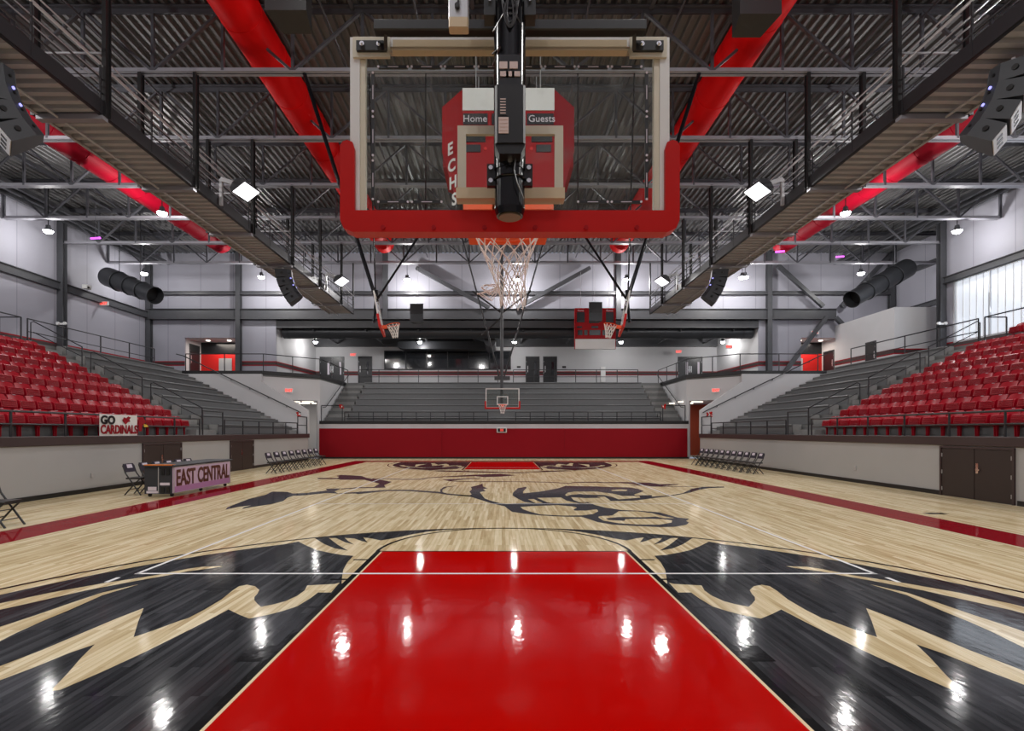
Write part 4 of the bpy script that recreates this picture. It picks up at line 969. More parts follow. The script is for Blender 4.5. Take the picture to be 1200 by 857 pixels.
# ---------------------------------------------------------------- far hoop and folded side hoops
def board(parent, m0, w=1.83, h=1.07, n=8, tr=.004, padm='rubber_red'):
    """front looks local -Y, board bottom centre at the origin"""
    f = MB(); rectframe(f,-w/2,w/2,0,h,.055,0,.04); f.xf(m0); f.build('board_frame','white_metal',parent)
    g = MB(); g.box(-w/2+.05,w/2-.05,.015,.025,.05,h-.05); g.xf(m0); g.build('glass_panel','board_glass',parent)
    g = MB(); rectframe(g,-.305,.305,.18,.64,.05,-.005,.012); g.xf(m0); g.build('target_square','white_metal',parent)
    p = MB(); p.prism([(-w/2-.05,.38),(-w/2+.03,.38),(-w/2+.03,.04),(w/2-.03,.04),(w/2-.03,.38),(w/2+.05,.38),(w/2+.05,-.05),(-w/2-.05,-.05)],'y',-.02,.06); p.xf(m0); p.build('edge_padding',padm,parent)
    r = MB(); r.tube([(.2286*cos(2*pi*i/24),-.38+.2286*sin(2*pi*i/24),.15) for i in range(24)],.012,6,True); r.box(-.08,.08,-.17,0,.06,.16); r.xf(m0); r.build('rim','orange',parent)
    nm = MB()
    rows=4; nn=10
    Rg = [[(( .09+(.22-.09)*(1-j/rows)**1.4)*cos(2*pi*(i+.5*(j%2))/nn),-.38+(.09+(.22-.09)*(1-j/rows)**1.4)*sin(2*pi*(i+.5*(j%2))/nn),.14-.45*j/rows) for i in range(nn)] for j in range(rows+1)]
    for j in range(rows):
        for i in range(nn):
            for k in ((i if j%2==0 else (i+1)%nn),(i-1 if j%2==0 else i)): nm.cyl(Rg[j][i],Rg[j+1][k],.010,n=4,caps=False)
    nm.xf(m0); nm.build('net','net_white',parent)
FY = 28.6
t = thing('basketball_hoop', (.04,FY,2.95), 'far basketball hoop on a ceiling mast before the far stand', 'basketball hoop')
board(t, Matrix.Translation((.04,FY,3.0)))
b = MB(); b.cyl((.0,FY+.25,3.1),(.0,FY+.35,12.8),.09,n=14); b.bar((0,FY+.25,3.3),(0,FY+.04,3.3),.12); b.bar((0,FY+.25,3.9),(0,FY+.04,3.9),.10); b.build('mast','steel_grey',t)
for p,q in (((-2.3,FY+.3,12.8),(-.1,FY+.3,4.6)),((2.5,FY+.3,12.8),(.1,FY+.3,4.6)),((-1.6,FY+.3,9.4),(0,FY+.3,8.2)),((1.6,FY+.3,9.4),(0,FY+.3,8.2)),((-1.1,FY+.3,7.0),(0,FY+.3,8.0))):
    b = MB(); b.cyl(p,q,.045,n=8); b.build('brace','rail_black',t)
b = MB(); b.box(-.4,.45,FY+.2,FY+.45,4.55,4.75); b.build('winch_bracket','steel_grey',t)
for s,nm in ((-1,'left'),(1,'right')):
    t = thing('basketball_hoop', (s*3.65,16.35,5.0), 'side basketball hoop folded up under the roof on the %s of the net' % nm, 'basketball hoop')
    m0 = Matrix.Translation((s*3.68,16.35,4.85)) @ Matrix.Rotation(R(98)*(1 if s<0 else -1),4,'Z') @ Matrix.Rotation(R(-10),4,'X') @ Matrix.Diagonal((.9,.9,.9,1))
    board(t, m0, 1.83, 1.15)
    for p,q,r in (((s*6.1,16.35,12.8),(s*3.86,16.35,5.75),.06),((s*2.35,16.35,8.1),(s*3.86,16.35,5.8),.035),((s*2.35,16.35,8.0),(s*2.35,16.35,12.8),.02),((s*3.95,16.35,5.1),(s*3.86,16.35,6.1),.045),((s*4.1,16.35,12.8),(s*3.9,16.35,5.9),.025)):
        b = MB(); b.cyl(p,q,r,n=8); b.build('brace','gloss_black',t)

# ---------------------------------------------------------------- guard rails
def railrun(label, pts, h=1.07, posts=None, mids=1, name='guard_rail', group=None, m='rail_black', r=.028, gap=1.6):
    pts = [Vector(p) for p in pts]
    t = thing(name, pts[0], label, 'railing', group)
    for k in range(mids+1):
        z = h*(mids+1-k)/(mids+1)
        b = MB(); b.tube([p+Vector((0,0,z)) for p in pts], r if k==0 else r*.8, 6); b.build('top_rail' if k==0 else 'middle_rail', m, t)
    for p,q in zip(pts,pts[1:]):
        L = (q-p).length; n = max(1,round(L/gap))
        for i in range(n+1):
            if i == 0 and p is not pts[0]: continue
            c = p+(q-p)*(i/n); b = MB(); b.cyl(c,c+Vector((0,0,h)),r*1.05,n=6); b.build('post', m, t)
    return t
for s,nm,xw in ((-1,'left',WL),(1,'right',WR)):
    x = xw+s*.06
    g = 'low front rails of the side stands'
    railrun('low black front rail before the red seats of the %s stand'%nm, [(x,9.5,1.6),(x,20.6,1.6)], .62, mids=1, group=g)
    railrun('taller black rail closing the aisle foot of the %s stand'%nm, [(x,20.8,1.6),(x,22.3,1.6)], .95, mids=0, group='aisle rails', gap=1.5)
    railrun('low black front rail before the grey benches of the %s stand'%nm, [(x,22.45,1.6),(x,30.4,1.6)], .62, mids=1, group=g)
    railrun('short tall black rail at the far end corner of the %s stand'%nm, [(x,30.5,1.6),(x,31.9,1.6)], 1.0, mids=1, gap=1.4)
    X = XL if s<0 else XR
    xa = (s*.0 + (-19.9 if s<0 else 20.0))
    railrun('black rail along the top edge of the %s stand'%nm, [(xa,22.2,CZ),(xa,30.3,CZ)], 1.07, mids=1, gap=2.0)
    railrun('short black rail on the upper walkway behind the %s red seats'%nm, [(xa,14,CZ),(xa,21.9,CZ),(xa+s*.9,21.9,CZ)], 1.07, mids=0, gap=2.6)
    xi = -11.9 if s<0 else 12.1
    railrun('black rail round the raised corner walkway above the %s exit'%nm, [(s*19.3,32.3,CZ),(s*ED,32.3,CZ),(xi,34.6,CZ),(xi,40.9,CZ)], 1.07, mids=0, gap=1.9)
    # sloping wall handrail down the parapet
    t = thing('wall_handrail', (s*15,31.8,4.5), 'sloping black handrail on the white wall above the %s exit steps'%nm, 'handrail')
    b = MB(); b.tube([(s*19.6,31.85,6.4),(s*19.2,31.85,6.3),(s*12.3,31.85,2.98),(s*12.1,31.85,2.86)],.03,8); b.build('hand_grip','rail_black',t)
    for k in range(6):
        f = (k+.6)/6.2; xx = s*(19.2-6.9*f); z = 6.3-3.32*f
        b = MB(); b.bar((xx,31.86,z),(xx,31.86,z-.09),.025); b.bar((xx,31.86,z-.09),(xx,32.0,z-.09),.025); b.build('wall_bracket','rail_black',t)
    # aisle handrails in three sections
    for j,(k0,k1,w) in enumerate(((1,3,'lowest'),(4,6,'middle'),(7,9,'topmost'))):
        xa_, xb_ = X(k0)-s*.25, X(k1)+s*.1; za_, zb_ = ZK(k0-1)+.211, ZK(k1)
        t = thing('aisle_handrail', (xa_,21.95,za_), '%s black double handrail in the aisle of the %s stand'%(w,nm), 'handrail', 'aisle handrails')
        b = MB(); b.tube([(xa_,21.95,za_+.9),(xb_,21.95,zb_+.9),(xb_+s*.12,21.95,zb_+.85),(xb_+s*.12,21.95,zb_)],.024,6); b.build('top_rail','rail_black',t)
        b = MB(); b.tube([(xa_,21.95,za_+.5),(xb_,21.95,zb_+.45)],.02,6); b.build('middle_rail','rail_black',t)
        b = MB(); b.cyl((xa_,21.95,za_),(xa_,21.95,za_+.9),.024,n=6); b.build('post','rail_black',t)
# far stand
railrun('low black front rail left of the far hoop', [(-10.2,34.34,2.42),(-.9,34.34,2.42)], .58, mids=1, gap=.95, group='front rails of the far stand')
railrun('low black front rail right of the far hoop', [(.9,34.34,2.42),(10.3,34.34,2.42)], .58, mids=1, gap=.95, group='front rails of the far stand')
railrun('black rail segment closing the left aisle of the far stand', [(-11.7,34.34,2.42),(-10.35,34.34,2.42)], 1.0, mids=0, gap=1.35)
railrun('black rail segment closing the right aisle of the far stand', [(10.45,34.34,2.42),(11.9,34.34,2.42)], 1.0, mids=0, gap=1.45)
railrun('long black rail behind the far stand, left of the hoop mast', [(-11.0,40.8,CZ),(-.3,40.8,CZ)], 1.1, mids=1, gap=1.6, group='rails behind the far stand')
railrun('long black rail behind the far stand, right of the hoop mast', [(.9,40.8,CZ),(10.5,40.8,CZ)], 1.1, mids=1, gap=1.6, group='rails behind the far stand')
for s,nm in ((-1,'left'),(1,'right')):
    xi = -11.75 if s<0 else 11.95
    t = thing('stair_handrail', (xi,36,3), 'sloping black handrail beside the %s steps of the far stand'%nm, 'handrail', 'handrails of the far stand')
    b = MB(); b.tube([(xi-s*.1,40.6,6.2),(xi-s*.1,35.0,3.35),(xi-s*.1,34.5,3.3)],.028,8); b.build('hand_grip','rail_black',t)
    for k in range(4): y = 35.4+k*1.6; z = 3.35+(y-35.0)*.509; b = MB(); b.bar((xi-s*.1,y,z),(xi-s*.1,y,z-.1),.02); b.bar((xi-s*.1,y,z-.1),(xi+s*.02,y,z-.1),.02); b.build('wall_bracket','rail_black',t)

# ---------------------------------------------------------------- benches and steps
RN = ['lowest','second lowest','third','fourth','fifth','sixth','seventh','second highest','topmost']
def bench(x0,x1,y0,y1,z,along,label,group,face):
    """plank bench with rounded nose on a continuous riser"""
    t = thing('bleacher_bench', ((x0+x1)/2,(y0+y1)/2,z), label, 'bench', group)
    pr = [(-.02,.02),(.0,.36),(-.04,.39),(-.04,.43),(-.01,.455),(.38,.455),(.42,.43),(.42,.40),(.38,.385),(.30,.36),(.30,.02)]
    b = MB()
    if along == 'y':
        f = face   # +1 looks toward +x
        P = [((x1-u if f>0 else x0+u), z+w) for u,w in pr]; b.prism(P,'y',y0,y1)
    else:
        P = [(y0+u, z+w) for u,w in pr]; b.prism(P,'x',x0,x1)
    b.build('bench_seat','bench_grey',t)
    e = MB()
    if along == 'y':
        for yy in (y0-.03,y1): e.box(min(x0,x1)+.02,max(x0,x1)-.02,yy,yy+.03,z+.04,z+.44)
    else:
        for xx in (x0-.03,x1): e.box(xx,xx+.03,y0,y0+.4,z+.04,z+.44)
    e.build('end_cap','step_grey',t)
for s,nm in ((-1,'left'),(1,'right')):
    X = XL if s<0 else XR
    for k in range(9):
        xf = X(k)+s*(.36 if k else .42); xbk = xf+s*.42
        ye = 30.4
        bench(min(xf,xbk),max(xf,xbk),22.9,ye,ZK(k),'y','%s long grey bench row of the %s side stand'%(RN[k],nm),'grey bench rows of the %s stand'%nm,-s)
        # aisle steps at both ends
    for a,(y0,y1),w in ((0,(21.3,22.8),'centre aisle'),(1,(30.6,31.95),'far aisle')):
        t = thing('aisle_steps', (X(1),(y0+y1)/2,ZK(0)), 'pale grey concrete steps climbing the %s of the %s stand'%(w,nm), 'steps', 'aisle steps')
        for k in range(1,10):
            b = MB(); xx = X(k); b.box(min(xx-s*.38,xx),max(xx-s*.38,xx),y0,y1,ZK(k-1),ZK(k-1)+.211); b.build('step','step_grey',t)
for k in range(7):
    y = YT(k)+.34 if k else 34.78
    bench(-10.2,10.4,y,y+.42,ZT(k) ,'x','%s long grey bench row of the far end stand'%(RN[k] if k<6 else 'topmost'),'grey bench rows of the far stand',0)
for s,nm,(xa_,xb_) in ((-1,'left',(-11.7,-10.35)),(1,'right',(10.5,11.9))):
    t = thing('aisle_steps', ((xa_+xb_)/2,36,ZT(0)), 'pale grey steps on the %s side of the far end stand'%nm, 'steps', 'aisle steps')
    for k in range(1,8):
        b = MB(); b.box(xa_,xb_,YT(k)-.38,YT(k),ZT(k-1),ZT(k-1)+.227); b.build('step','step_grey',t)

# ---------------------------------------------------------------- red stadium seats
def make_seat():
    root = thing('stadium_seat', (0,0,0), 'seat', 'seat')
    b = MB(); nu, nv = 8, 6; G = []
    for j in range(nv+1):
        v = j/nv; z = .40+.46*v; xx = -.17-.13*v-.02*v*v; w = .262*(1-.10*max(0,v-.75)*4)
        row = []
        for i in range(nu+1):
            u = -1+2*i/nu; row.append((xx+.055*(abs(u)**2.2)*(1-.3*v), w*u, z-.02*(abs(u)**4)*v*1.5))
        G.append(row)
    n0 = len(b.v)
    for off in (0,-.028):
        for row in G:
            for p in row: b.v.append((p[0]+off,p[1],p[2]))
    W = nu+1; N = W*(nv+1)
    for j in range(nv):
        for i in range(nu):
            a = j*W+i; b.f.append((a,a+1,a+W+1,a+W)); b.f.append((N+a,N+a+W,N+a+W+1,N+a+1)); b.mi += [0,0]
    edge = [i for i in range(W)]+[j*W+nu for j in range(1,nv+1)]+[nv*W+i for i in range(nu-1,-1,-1)]+[j*W for j in range(nv-1,0,-1)]
    for a,c in zip(edge,edge[1:]+edge[:1]): b.f.append((c,a,N+a,N+c)); b.mi.append(0)
    back = b.build('backrest','seat_red',root,smooth=True,local=True)
    r = MB()
    for z in (.50,.58,.66,.74): x_ = -.17-.13*(z-.40)/.46; r.box(x_-.05,x_-.028,-.20,.20,z-.012,z+.012)
    r.build('back_rib','seat_red',back,local=True)
    # seat pan folded up in front of the back
    p = MB()
    prof = [(-.10,.38),(-.02,.34),(.06,.37),(.075,.43),(.045,.62),(.015,.665),(-.04,.67),(-.07,.63),(-.06,.46)]
    p.prism(prof,'y',-.235,.235)
    pan = p.build('seat_pan','seat_red',root,local=True)
    r = MB()
    for z in (.43,.48,.53,.58,.63): x_ = .075-.03*(z-.43)/.2; r.prism([(x_-.01,z-.014),(x_+.024,z-.010),(x_+.024,z+.006),(x_-.01,z+.014)],'y',-.205,.205)
    r.build('pan_rib','seat_red',pan,local=True)
    pl = MB(); pl.prism([(-.30,.845),(-.335,.85),(-.335,.862),(-.30,.862)],'y',-.035,.035)
    pl.build('highlight_plate','logo_white',back,local=True)  # pale plate added as the highlight on the back's top edge
    for s in (-1,1):
        l = MB(); l.prism([(-.15,.0),(-.105,.0),(-.10,.30),(.0,.40),(-.02,.44),(-.16,.46),(-.17,.34)],'y',s*.25-.014,s*.25+.014); l.build('leg','seat_red',root,local=True)
    for o_ in bpy.data.objects:
        if o_.parent is not None and (o_.parent == root or o_.parent.parent == root): o_.data.transform(Matrix.Diagonal((1.05,1,.85,1)))
    return root
def tree(o):
    return [(c,tree(c)) for c in kids(o)]
sr = make_seat(); seatP = Proto(sr, tree(sr))
SD = .555
ROWN = ['front row','second row','third row','fourth row','fifth row','sixth row','seventh row','top row']
for s,nm in ((-1,'left'),(1,'right')):
    X = XL if s<0 else XR
    for k in range(8):
        xs_ = X(k)+s*(.50 if k else .62)
        n = 0; y = 20.75
        while True:
            px = 588 + xs_*620/y
            if px < -38 or px > 1240 or n >= 18: break
            which = 'at the aisle end' if n==0 else '%s from the aisle end'%ORD[n]
            seatP.put((xs_,y,ZK(k)), 0 if s<0 else pi, 'red folding stadium seat, %s of the %s stand, %s'%(ROWN[k],nm,which), 'red seats of the %s stand'%nm)
            n += 1; y -= SD
    for i in range(3 if s>0 else 2):
        seatP.put((s*20.75,21.35-i*.62,CZ+.02), 0 if s<0 else pi, 'red seat up on the walkway above the %s stand, %s from the short rail'%(nm,ORD[i]), 'red seats on the upper walkways')

# ---------------------------------------------------------------- folding chairs
def make_chair():
    root = thing('folding_chair', (0,0,0), 'chair', 'chair')
    for s in (-1,1):
        y = s*.21
        b = MB(); b.tube([(-.27,y,.80),(-.20,y,.60),(.22,y,.0)],.018,6); b.build('leg','black_steel',root,local=True)
        b = MB(); b.tube([(.16,y*.88,.43),(.02,y*.88,.30),(-.24,y*.88,.0)],.017,6); b.build('leg','black_steel',root,local=True)
    b = MB(); b.tube([(-.27,-.21,.80),(-.285,-.17,.84),(-.285,.17,.84),(-.27,.21,.80)],.014,6); b.cyl((-.10,-.19,.16),(-.10,.19,.16),.010,n=6); b.cyl((.12,-.20,.13),(.12,.20,.13),.010,n=6); b.cyl((.0,-.19,.29),(.0,.19,.29),.010,n=6); b.build('crossbar','black_steel',root,local=True)
    b = MB(); b.bev(-.20,.20,-.20,.20,.43,.475,.015,'x'); b.build('seat','black_steel',root,local=True)
    b = MB(); b.hexa([(-.235,-.20,.62),(-.205,-.20,.62),(-.205,.20,.62),(-.235,.20,.62),(-.30,-.18,.85),(-.262,-.18,.85),(-.262,.18,.85),(-.30,.18,.85)]); bp = b.build('backrest','purple_pad',root,local=True)
    for x0,x1 in ((-.305,-.301),(-.2,-.19)):
        pass
    b = MB(); b.hexa([(-.224,-.10,.73),(-.219,-.10,.73),(-.219,.10,.73),(-.224,.10,.73),(-.256,-.10,.83),(-.251,-.10,.83),(-.251,.10,.83),(-.256,.10,.83)])
    b.hexa([(-.262,-.13,.70),(-.256,-.13,.70),(-.256,.13,.70),(-.262,.13,.70),(-.302,-.13,.835),(-.298,-.13,.835),(-.298,.13,.835),(-.302,.13,.835)])
    b.build('printed_patch','logo_white',bp,local=True)
    return root
cr = make_chair(); chP = Proto(cr, tree(cr))
chP.put((-9.08,9.62,0), R(4), 'black folding chair cut by the left picture edge, on the bare floor', 'folding chairs beside the table')
chP.put((-10.0,14.55,0), R(0), 'black folding chair standing clear of the near table end', 'folding chairs beside the table')
for i,y in enumerate((15.15,15.7,16.25,16.75,17.25)):
    chP.put((-9.98,y,0), R(0), 'black folding chair tucked behind the scorers table, %s from its near end'%ORD[i], 'folding chairs behind the table')
for i in range(8): chP.put((-9.45,21.95+i*.80,0), R(-6), 'black folding chair in the left sideline row, %s counting from the table side'%ORD[i], 'left sideline row of folding chairs')
for i in range(11): chP.put((10.35-.02*i,21.6+i*.585,0), pi+R(5), 'black folding chair in the right sideline row, %s counting from the near end'%ORD[i], 'right sideline row of folding chairs')

# ---------------------------------------------------------------- scorers table
tx0,tx1,ty0,ty1 = -9.42,-8.66,13.95,16.85
t = thing('scorers_table', (-9.0,15.4,0), 'rolling scorers table with pink EAST CENTRAL front panel by the left sideline', 'table')
b = MB(); b.bev(tx0-.03,tx1+.04,ty0-.05,ty1+.12,.80,.85,.012,'y'); b.build('table_top','speaker_grey',t)
b = MB(); b.box(tx0+.02,tx1+.0,ty0-.052,ty0+.10,.835,.858); b.build('end_mat','orange_top',t)
for ya in (ty0,ty1-.03): b = MB(); b.box(tx0,tx1-.02,ya,ya+.03,.08,.80); b.build('side_panel','speaker_grey',t)
b = MB(); b.box(tx0+.36,tx0+.38,ty0-.01,ty0,.10,.79); b.build('panel_divider','galv',t)
b = MB()
for xx in (-8.98,-8.84):
    b.box(xx,xx+.09,ty0-.02,ty0,.58,.75); b.box(xx,xx+.09,ty0-.02,ty0,.12,.27)
b.build('cable_port','dark_panel',t)
b = MB(); b.box(-9.0,-8.75,ty0-.018,ty0,.31,.38); b.box(-9.32,-9.1,ty0-.018,ty0,.17,.27); b.box(-9.36,-9.06,ty0-.018,ty0,.10,.16); b.build('sticker','logo_white',t)
b = MB(); b.box(tx1-.02,tx1+.01,ty0,ty1,.10,.79); fp = b.build('front_panel','lilac_light',t)
b = MB(); b.box(tx1+.008,tx1+.012,ty0+.03,ty1-.03,.12,.27); b.build('panel_band','lilac',fp)
b = MB(); b.box(tx1+.005,tx1+.018,ty0,ty0+.025,.10,.79); b.box(tx1+.005,tx1+.018,ty1-.025,ty1,.10,.79); b.box(tx1+.005,tx1+.018,ty0,ty1,.77,.79); b.box(tx1+.005,tx1+.018,ty0,ty1,.10,.115); b.build('panel_frame','galv',fp)
text('lettering','EAST CENTRAL',.60,Matrix.Translation((tx1+.02,(ty0+ty1)/2,.47)) @ Matrix.Rotation(R(90),4,'Z') @ Matrix.Rotation(R(90),4,'X'),'letter_brown',fp,bold=.014,sx=.66)
for x in (tx0+.08,tx1-.1):
    for y in (ty0+.1,(ty0+ty1)/2,ty1-.1):
        b = MB(); b.cyl((x,y-.02,.045),(x,y+.02,.045),.045,n=12); b.bar((x,y,.05),(x,y,.10),.04); b.build('caster','black_steel',t)

# ---------------------------------------------------------------- banner, poster, poms
t = thing('paper_banner', (WL+.12,16.1,1.7), 'hand painted GO CARDINALS banner tied to the front rail of the left stand', 'banner')
by0,by1,bz0,bz1 = 15.35,16.92,1.60,2.24; bxx = WL+.03
b = MB(); N = 12
for i in range(N):
    ya = by0+(by1-by0)*i/N; yb = by0+(by1-by0)*(i+1)/N; xa = bxx+.008*sin(i*1.7); xb = bxx+.008*sin((i+1)*1.7)
    b.hexa([(xa,ya,bz0),(xa-.006,ya,bz0),(xb-.006,yb,bz0),(xb,yb,bz0),(xa,ya,bz1),(xa-.006,ya,bz1),(xb-.006,yb,bz1),(xb,yb,bz1)])
b.build('banner_sheet','white_cloth',t)
rot = Matrix.Rotation(R(90),4,'Z') @ Matrix.Rotation(R(90),4,'X')
text('lettering','GO',.34,Matrix.Translation((bxx+.02,15.66,2.06)) @ rot,'dark_panel',t,bold=.014,sx=1.1)
text('lettering','CARDINALS',.36,Matrix.Translation((bxx+.02,16.14,1.78)) @ rot,'stripe_red',t,bold=.012,sx=.80)
b = MB(); b.prism([(16.25,2.08),(16.33,2.17),(16.42,2.14),(16.50,2.20),(16.62,2.17),(16.55,2.10),(16.60,2.04),(16.48,2.02),(16.40,1.95),(16.32,2.0)],'x',bxx+.015,bxx+.022); b.build('painted_mark','stripe_red',t)
t = thing('paper_poster', (WL+.05,17.2,1.75), 'small red and yellow cut-out poster beside the white banner on the rail', 'poster')
b = MB(); b.prism([(17.0,1.74),(17.0,2.18),(17.2,2.2),(17.34,2.05),(17.28,1.98),(17.18,1.98),(17.14,1.74)],'x',bxx,bxx+.008); b.build('red_shape','stripe_red',t)
b = MB(); b.prism([(17.24,1.98),(17.4,1.95),(17.46,1.88),(17.26,1.87)],'x',bxx+.001,bxx+.01); b.build('yellow_shape','gold',t)
def pom(x,y,z,label,m='rubber_red'):
    t = thing('ribbon_bow', (x,y,z), label, 'bow', 'bows on the rails')
    rnd = random.Random(int(x*10)+int(y)); b = MB()
    for i in range(12):
        a = rnd.uniform(0,2*pi); e = rnd.uniform(-1,1); d = Vector((cos(a)*.16,sin(a)*.05,e*.14)); w = Vector((-d.z,.03,d.x))*.35
        c = Vector((x,y,z)); b.face([c,c+d+w,c+d*1.2,c+d-w]); b.face([c,c+d-w,c+d*1.15+Vector((0,-.04,0)),c+d+w])
    b.build('bow_loop',m,t)
    b = MB(); b.cyl((x,y-.04,z-.03),(x,y+.02,z+.03),.04,n=8); b.build('bow_knot','white_cloth' ,t)
pom(-12.1,31.6,2.75,'red and white bow at the far corner of the left stand rail')
pom(12.4,31.6,2.75,'red and white bow at the far corner of the right stand rail')
pom(-10.35,34.25,3.35,'small red bow on the left aisle rail of the far stand'); pom(10.45,34.25,3.35,'small red bow on the right aisle rail of the far stand')

# ---------------------------------------------------------------- signs and wall fittings
def exitsign(x,y,z,label,face='-y',w=.42):
    t = thing('exit_sign', (x,y,z), label, 'exit sign', 'red exit signs')
    def bx(mb,a0,a1,d0,d1,z0,z1):
        if face=='-y': mb.box(x+a0,x+a1,y-d1,y-d0,z+z0,z+z1)
        elif face=='+x': mb.box(x+d0,x+d1,y+a0,y+a1,z+z0,z+z1)
        else: mb.box(x-d1,x-d0,y+a0,y+a1,z+z0,z+z1)
    b = MB(); bx(b,-w/2,w/2,0,.05,-.13,.13); b.build('sign_case','sign_white',t)
    b = MB(); bx(b,-w/2+.03,w/2-.03,.05,.056,-.10,.10); b.build('sign_face','sign_white',t)
    M_ = {'-y':facing(x,y-.06,z),'+x':Matrix.Translation((x+.06,y,z)) @ Matrix.Rotation(R(90),4,'Z') @ Matrix.Rotation(R(90),4,'X'),'-x':Matrix.Translation((x-.06,y,z)) @ Matrix.Rotation(R(-90),4,'Z') @ Matrix.Rotation(R(90),4,'X')}[face]
    text('lettering','EXIT',.22,M_,'sign_red',t,bold=.012)
exitsign(-25.7,34.2,10.0,'red exit sign high on the left wall girt','-y',.6)
exitsign(-12.6,CB-.6,8.25,'red exit sign over the left double doors of the concourse','-y',.5)
exitsign(15.0,CB-.6,8.5,'red exit sign over the right double doors of the concourse','-y',.5)
exitsign(22.95,38.8,9.0,'red exit sign above the right portal','-y',.6)
exitsign(17.6,41.0,8.3,'red exit sign on the right side wall of the concourse','-y',.5)
exitsign(-13.3,33.1,4.30,'red exit sign above the left corner exit','-y',.5); exitsign(13.35,33.05,4.30,'red exit sign above the right corner exit','-y',.5)
for x,w in ((-12.9,'left'),(13.0,'right')):
    for i in range(4):
        xx = x+(i%2)*.9-.9; yy = 35.2+(i//2)*1.8
        b = MB(); b.bev(xx-.35,xx+.35,yy-.12,yy+.12,3.66,3.735,.02,'x'); o = b.build('ceiling_light','soffit_lens')
        tag(o,'flat ceiling light in the %s corner corridor, %s %s one'%(w,'front' if i<2 else 'rear',('inner','outer')[i%2]),'light','corridor ceiling lights')
    pr = bpy.data.objects.new('lamp_light', bpy.data.lights.new('lamp_light','AREA')); col.objects.link(pr); pr.data.energy = 60; pr.data.size = 1.2; pr.data.color=(1,.9,.78); pr.location = (x-.4 if x<0 else x+.4,36.2,3.6)
for x,w in ((-21.4,'left'),(23.3,'right')):
    for i in range(2):
        xx = x-.8+i*1.6
        b = MB(); b.cyl((xx,40.0,8.58),(xx,40.0,8.63),.14,n=14); o = b.build('portal_light','small_lens'); tag(o,'small round downlight in the %s corner portal soffit, %s one'%(w,('left','right')[i]),'light','portal downlights')
    pr = bpy.data.objects.new('lamp_light', bpy.data.lights.new('lamp_light','AREA')); col.objects.link(pr); pr.data.energy = 160; pr.data.size = 1.5; pr.data.color=(1,.9,.78); pr.location = (x,40.2,8.5)
def small(name, bxs, m, label, cat, group=None):
    b = MB()
    for q in bxs: b.box(*q)
    return tag(b.build(name,m),label,cat,group)
small('wall_outlet',[(WL,WL+.02,15.05,15.13,.42,.54)],'galv','small outlet plate low on the left well wall','outlet')
small('wall_outlet',[(WR-.02,WR,17.9,18.0,.42,.56)],'galv','small outlet plate low on the right well wall','outlet')
small('wall_outlet',[(WL,WL+.02,27.4,27.5,.5,.62)],'galv','small outlet plate behind the left row of folding chairs','outlet')
t = thing('shot_clock', (-.02,33.85,1.95), 'small white framed clock with red digits on the far red padding', 'clock')
b = MB(); b.bev(-.32,.32,33.80,33.9,1.66,1.98,.015,'x'); b.build('clock_case','sign_white',t)
b = MB(); b.box(-.26,.26,33.79,33.80,1.71,1.93); b.build('clock_face','dark_panel',t)
text('digits','00',.22,facing(0,33.785,1.82),'sign_red',t)
small('wall_cabinet',[(8.5,8.9,CB-.12,CB-.02,6.0,7.3)],'sign_white','white cabinet on the concourse wall right of the doors','cabinet')
small('wall_fitting',[(1.3,1.62,CB-.06,CB-.0,7.2,7.36)],'dark_panel','small dark plate left of the twin concourse doors','plate')
small('wall_fitting',[(5.2,5.52,CB-.06,CB-.0,7.2,7.36)],'dark_panel','small dark plate right of the twin concourse doors','plate')
small('wall_picture',[(-21.9,-20.9,40.95,41.0,6.2,7.4)],'galv','framed grey picture on the red wall of the left portal','picture')
small('wall_picture',[(22.6,23.3,40.95,41.0,6.2,7.4)],'galv','framed grey picture on the red wall of the right portal','picture')
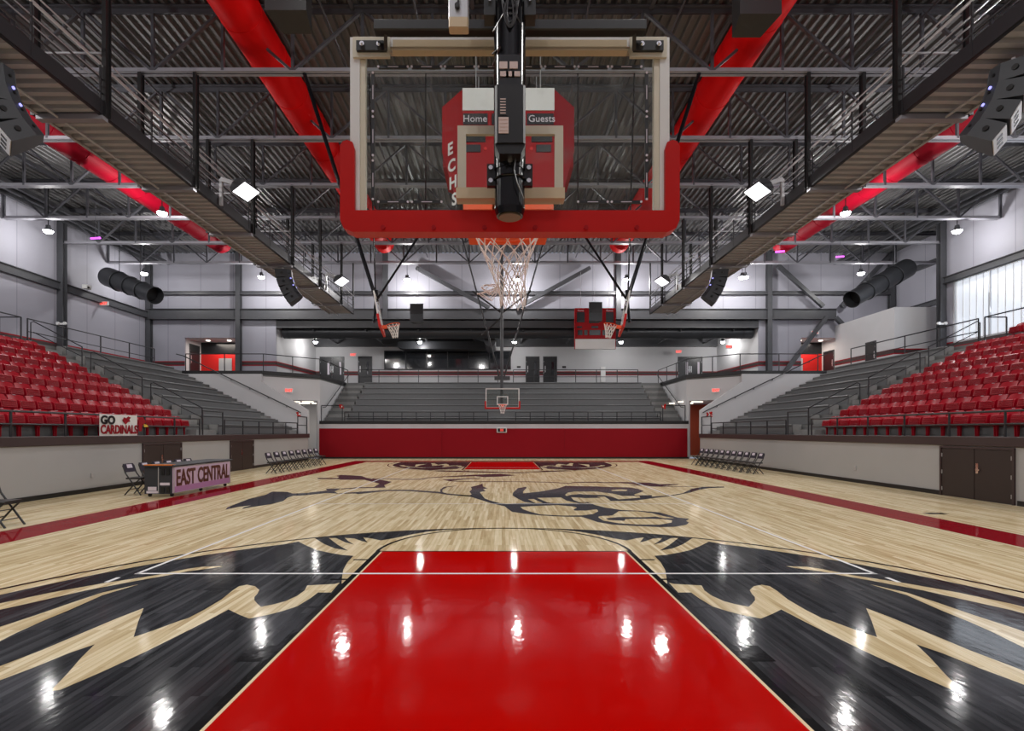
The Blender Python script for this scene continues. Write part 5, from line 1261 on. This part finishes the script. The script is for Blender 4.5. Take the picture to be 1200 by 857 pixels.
# wall mounted fittings on the left wall
t = thing('wall_projector_bracket', (-25.6,30,10.6), 'small white camera on the left wall girt beside the column', 'camera')
b = MB(); b.box(-25.7,-25.4,32.4,32.75,10.5,10.75); b.build('camera_body','sign_white',t); b = MB(); b.cyl((-25.4,32.5,10.6),(-25.3,32.4,10.55),.06,n=8); b.build('camera_lens','dark_panel',t)
for s,w in ((-1,'left'),(1,'right')):
    t = thing('emergency_light', (s*25.55,31,8.0), 'twin headed white emergency light on the %s wall column'%w, 'light', 'emergency lights')
    b = MB(); b.box(s*25.6-.1,s*25.6+.1,30.75,30.86,7.95,8.05); b.build('light_case','sign_white',t)
    for k in (-.2,.2): b = MB(); b.cyl((s*25.6+k,30.7,8.02),(s*25.6+k,30.8,8.02),.09,n=10); b.build('light_head','sign_white',t)

# ---------------------------------------------------------------- world, camera, exposure
wd = bpy.data.worlds.new('world'); sc.world = wd; wd.use_nodes = True
wd.node_tree.nodes['Background'].inputs[0].default_value = (.7,.8,1,1); wd.node_tree.nodes['Background'].inputs[1].default_value = 1.0
L = bpy.data.lights.new('window_daylight','AREA'); L.shape='RECTANGLE'; L.size = 15; L.size_y = 3.2; L.energy = 900; L.color=(.82,.9,1)
o = bpy.data.objects.new('window_daylight',L); col.objects.link(o); o.location = (OR-.06,22.7,8.6); o.rotation_euler = (0,R(90),0)
o.rotation_euler = Vector((-1,0,-.25)).to_track_quat('-Z','Y').to_euler()
cam = bpy.data.cameras.new('camera'); co = bpy.data.objects.new('camera',cam); col.objects.link(co)
co.location = (0,0,EYE); co.rotation_euler = (R(90),0,0); cam.sensor_width = 36; cam.lens = 620/1200*36; cam.shift_x = .010; cam.shift_y = 77.5/1200
cam.clip_start = .05; cam.clip_end = 200
sc.camera = co
sc.view_settings.view_transform = 'Standard'; sc.view_settings.look = 'None'; sc.view_settings.gamma = 1; sc.view_settings.use_curve_mapping = False
sc.view_settings.exposure = -1.35
sc.cycles.use_denoising = True
sc.cycles.max_bounces = 6; sc.cycles.diffuse_bounces = 4; sc.cycles.glossy_bounces = 3; sc.cycles.transparent_max_bounces = 12
sc.cycles.sample_clamp_indirect = 8; sc.cycles.use_light_tree = True; sc.cycles.caustics_reflective = False; sc.cycles.caustics_refractive = False
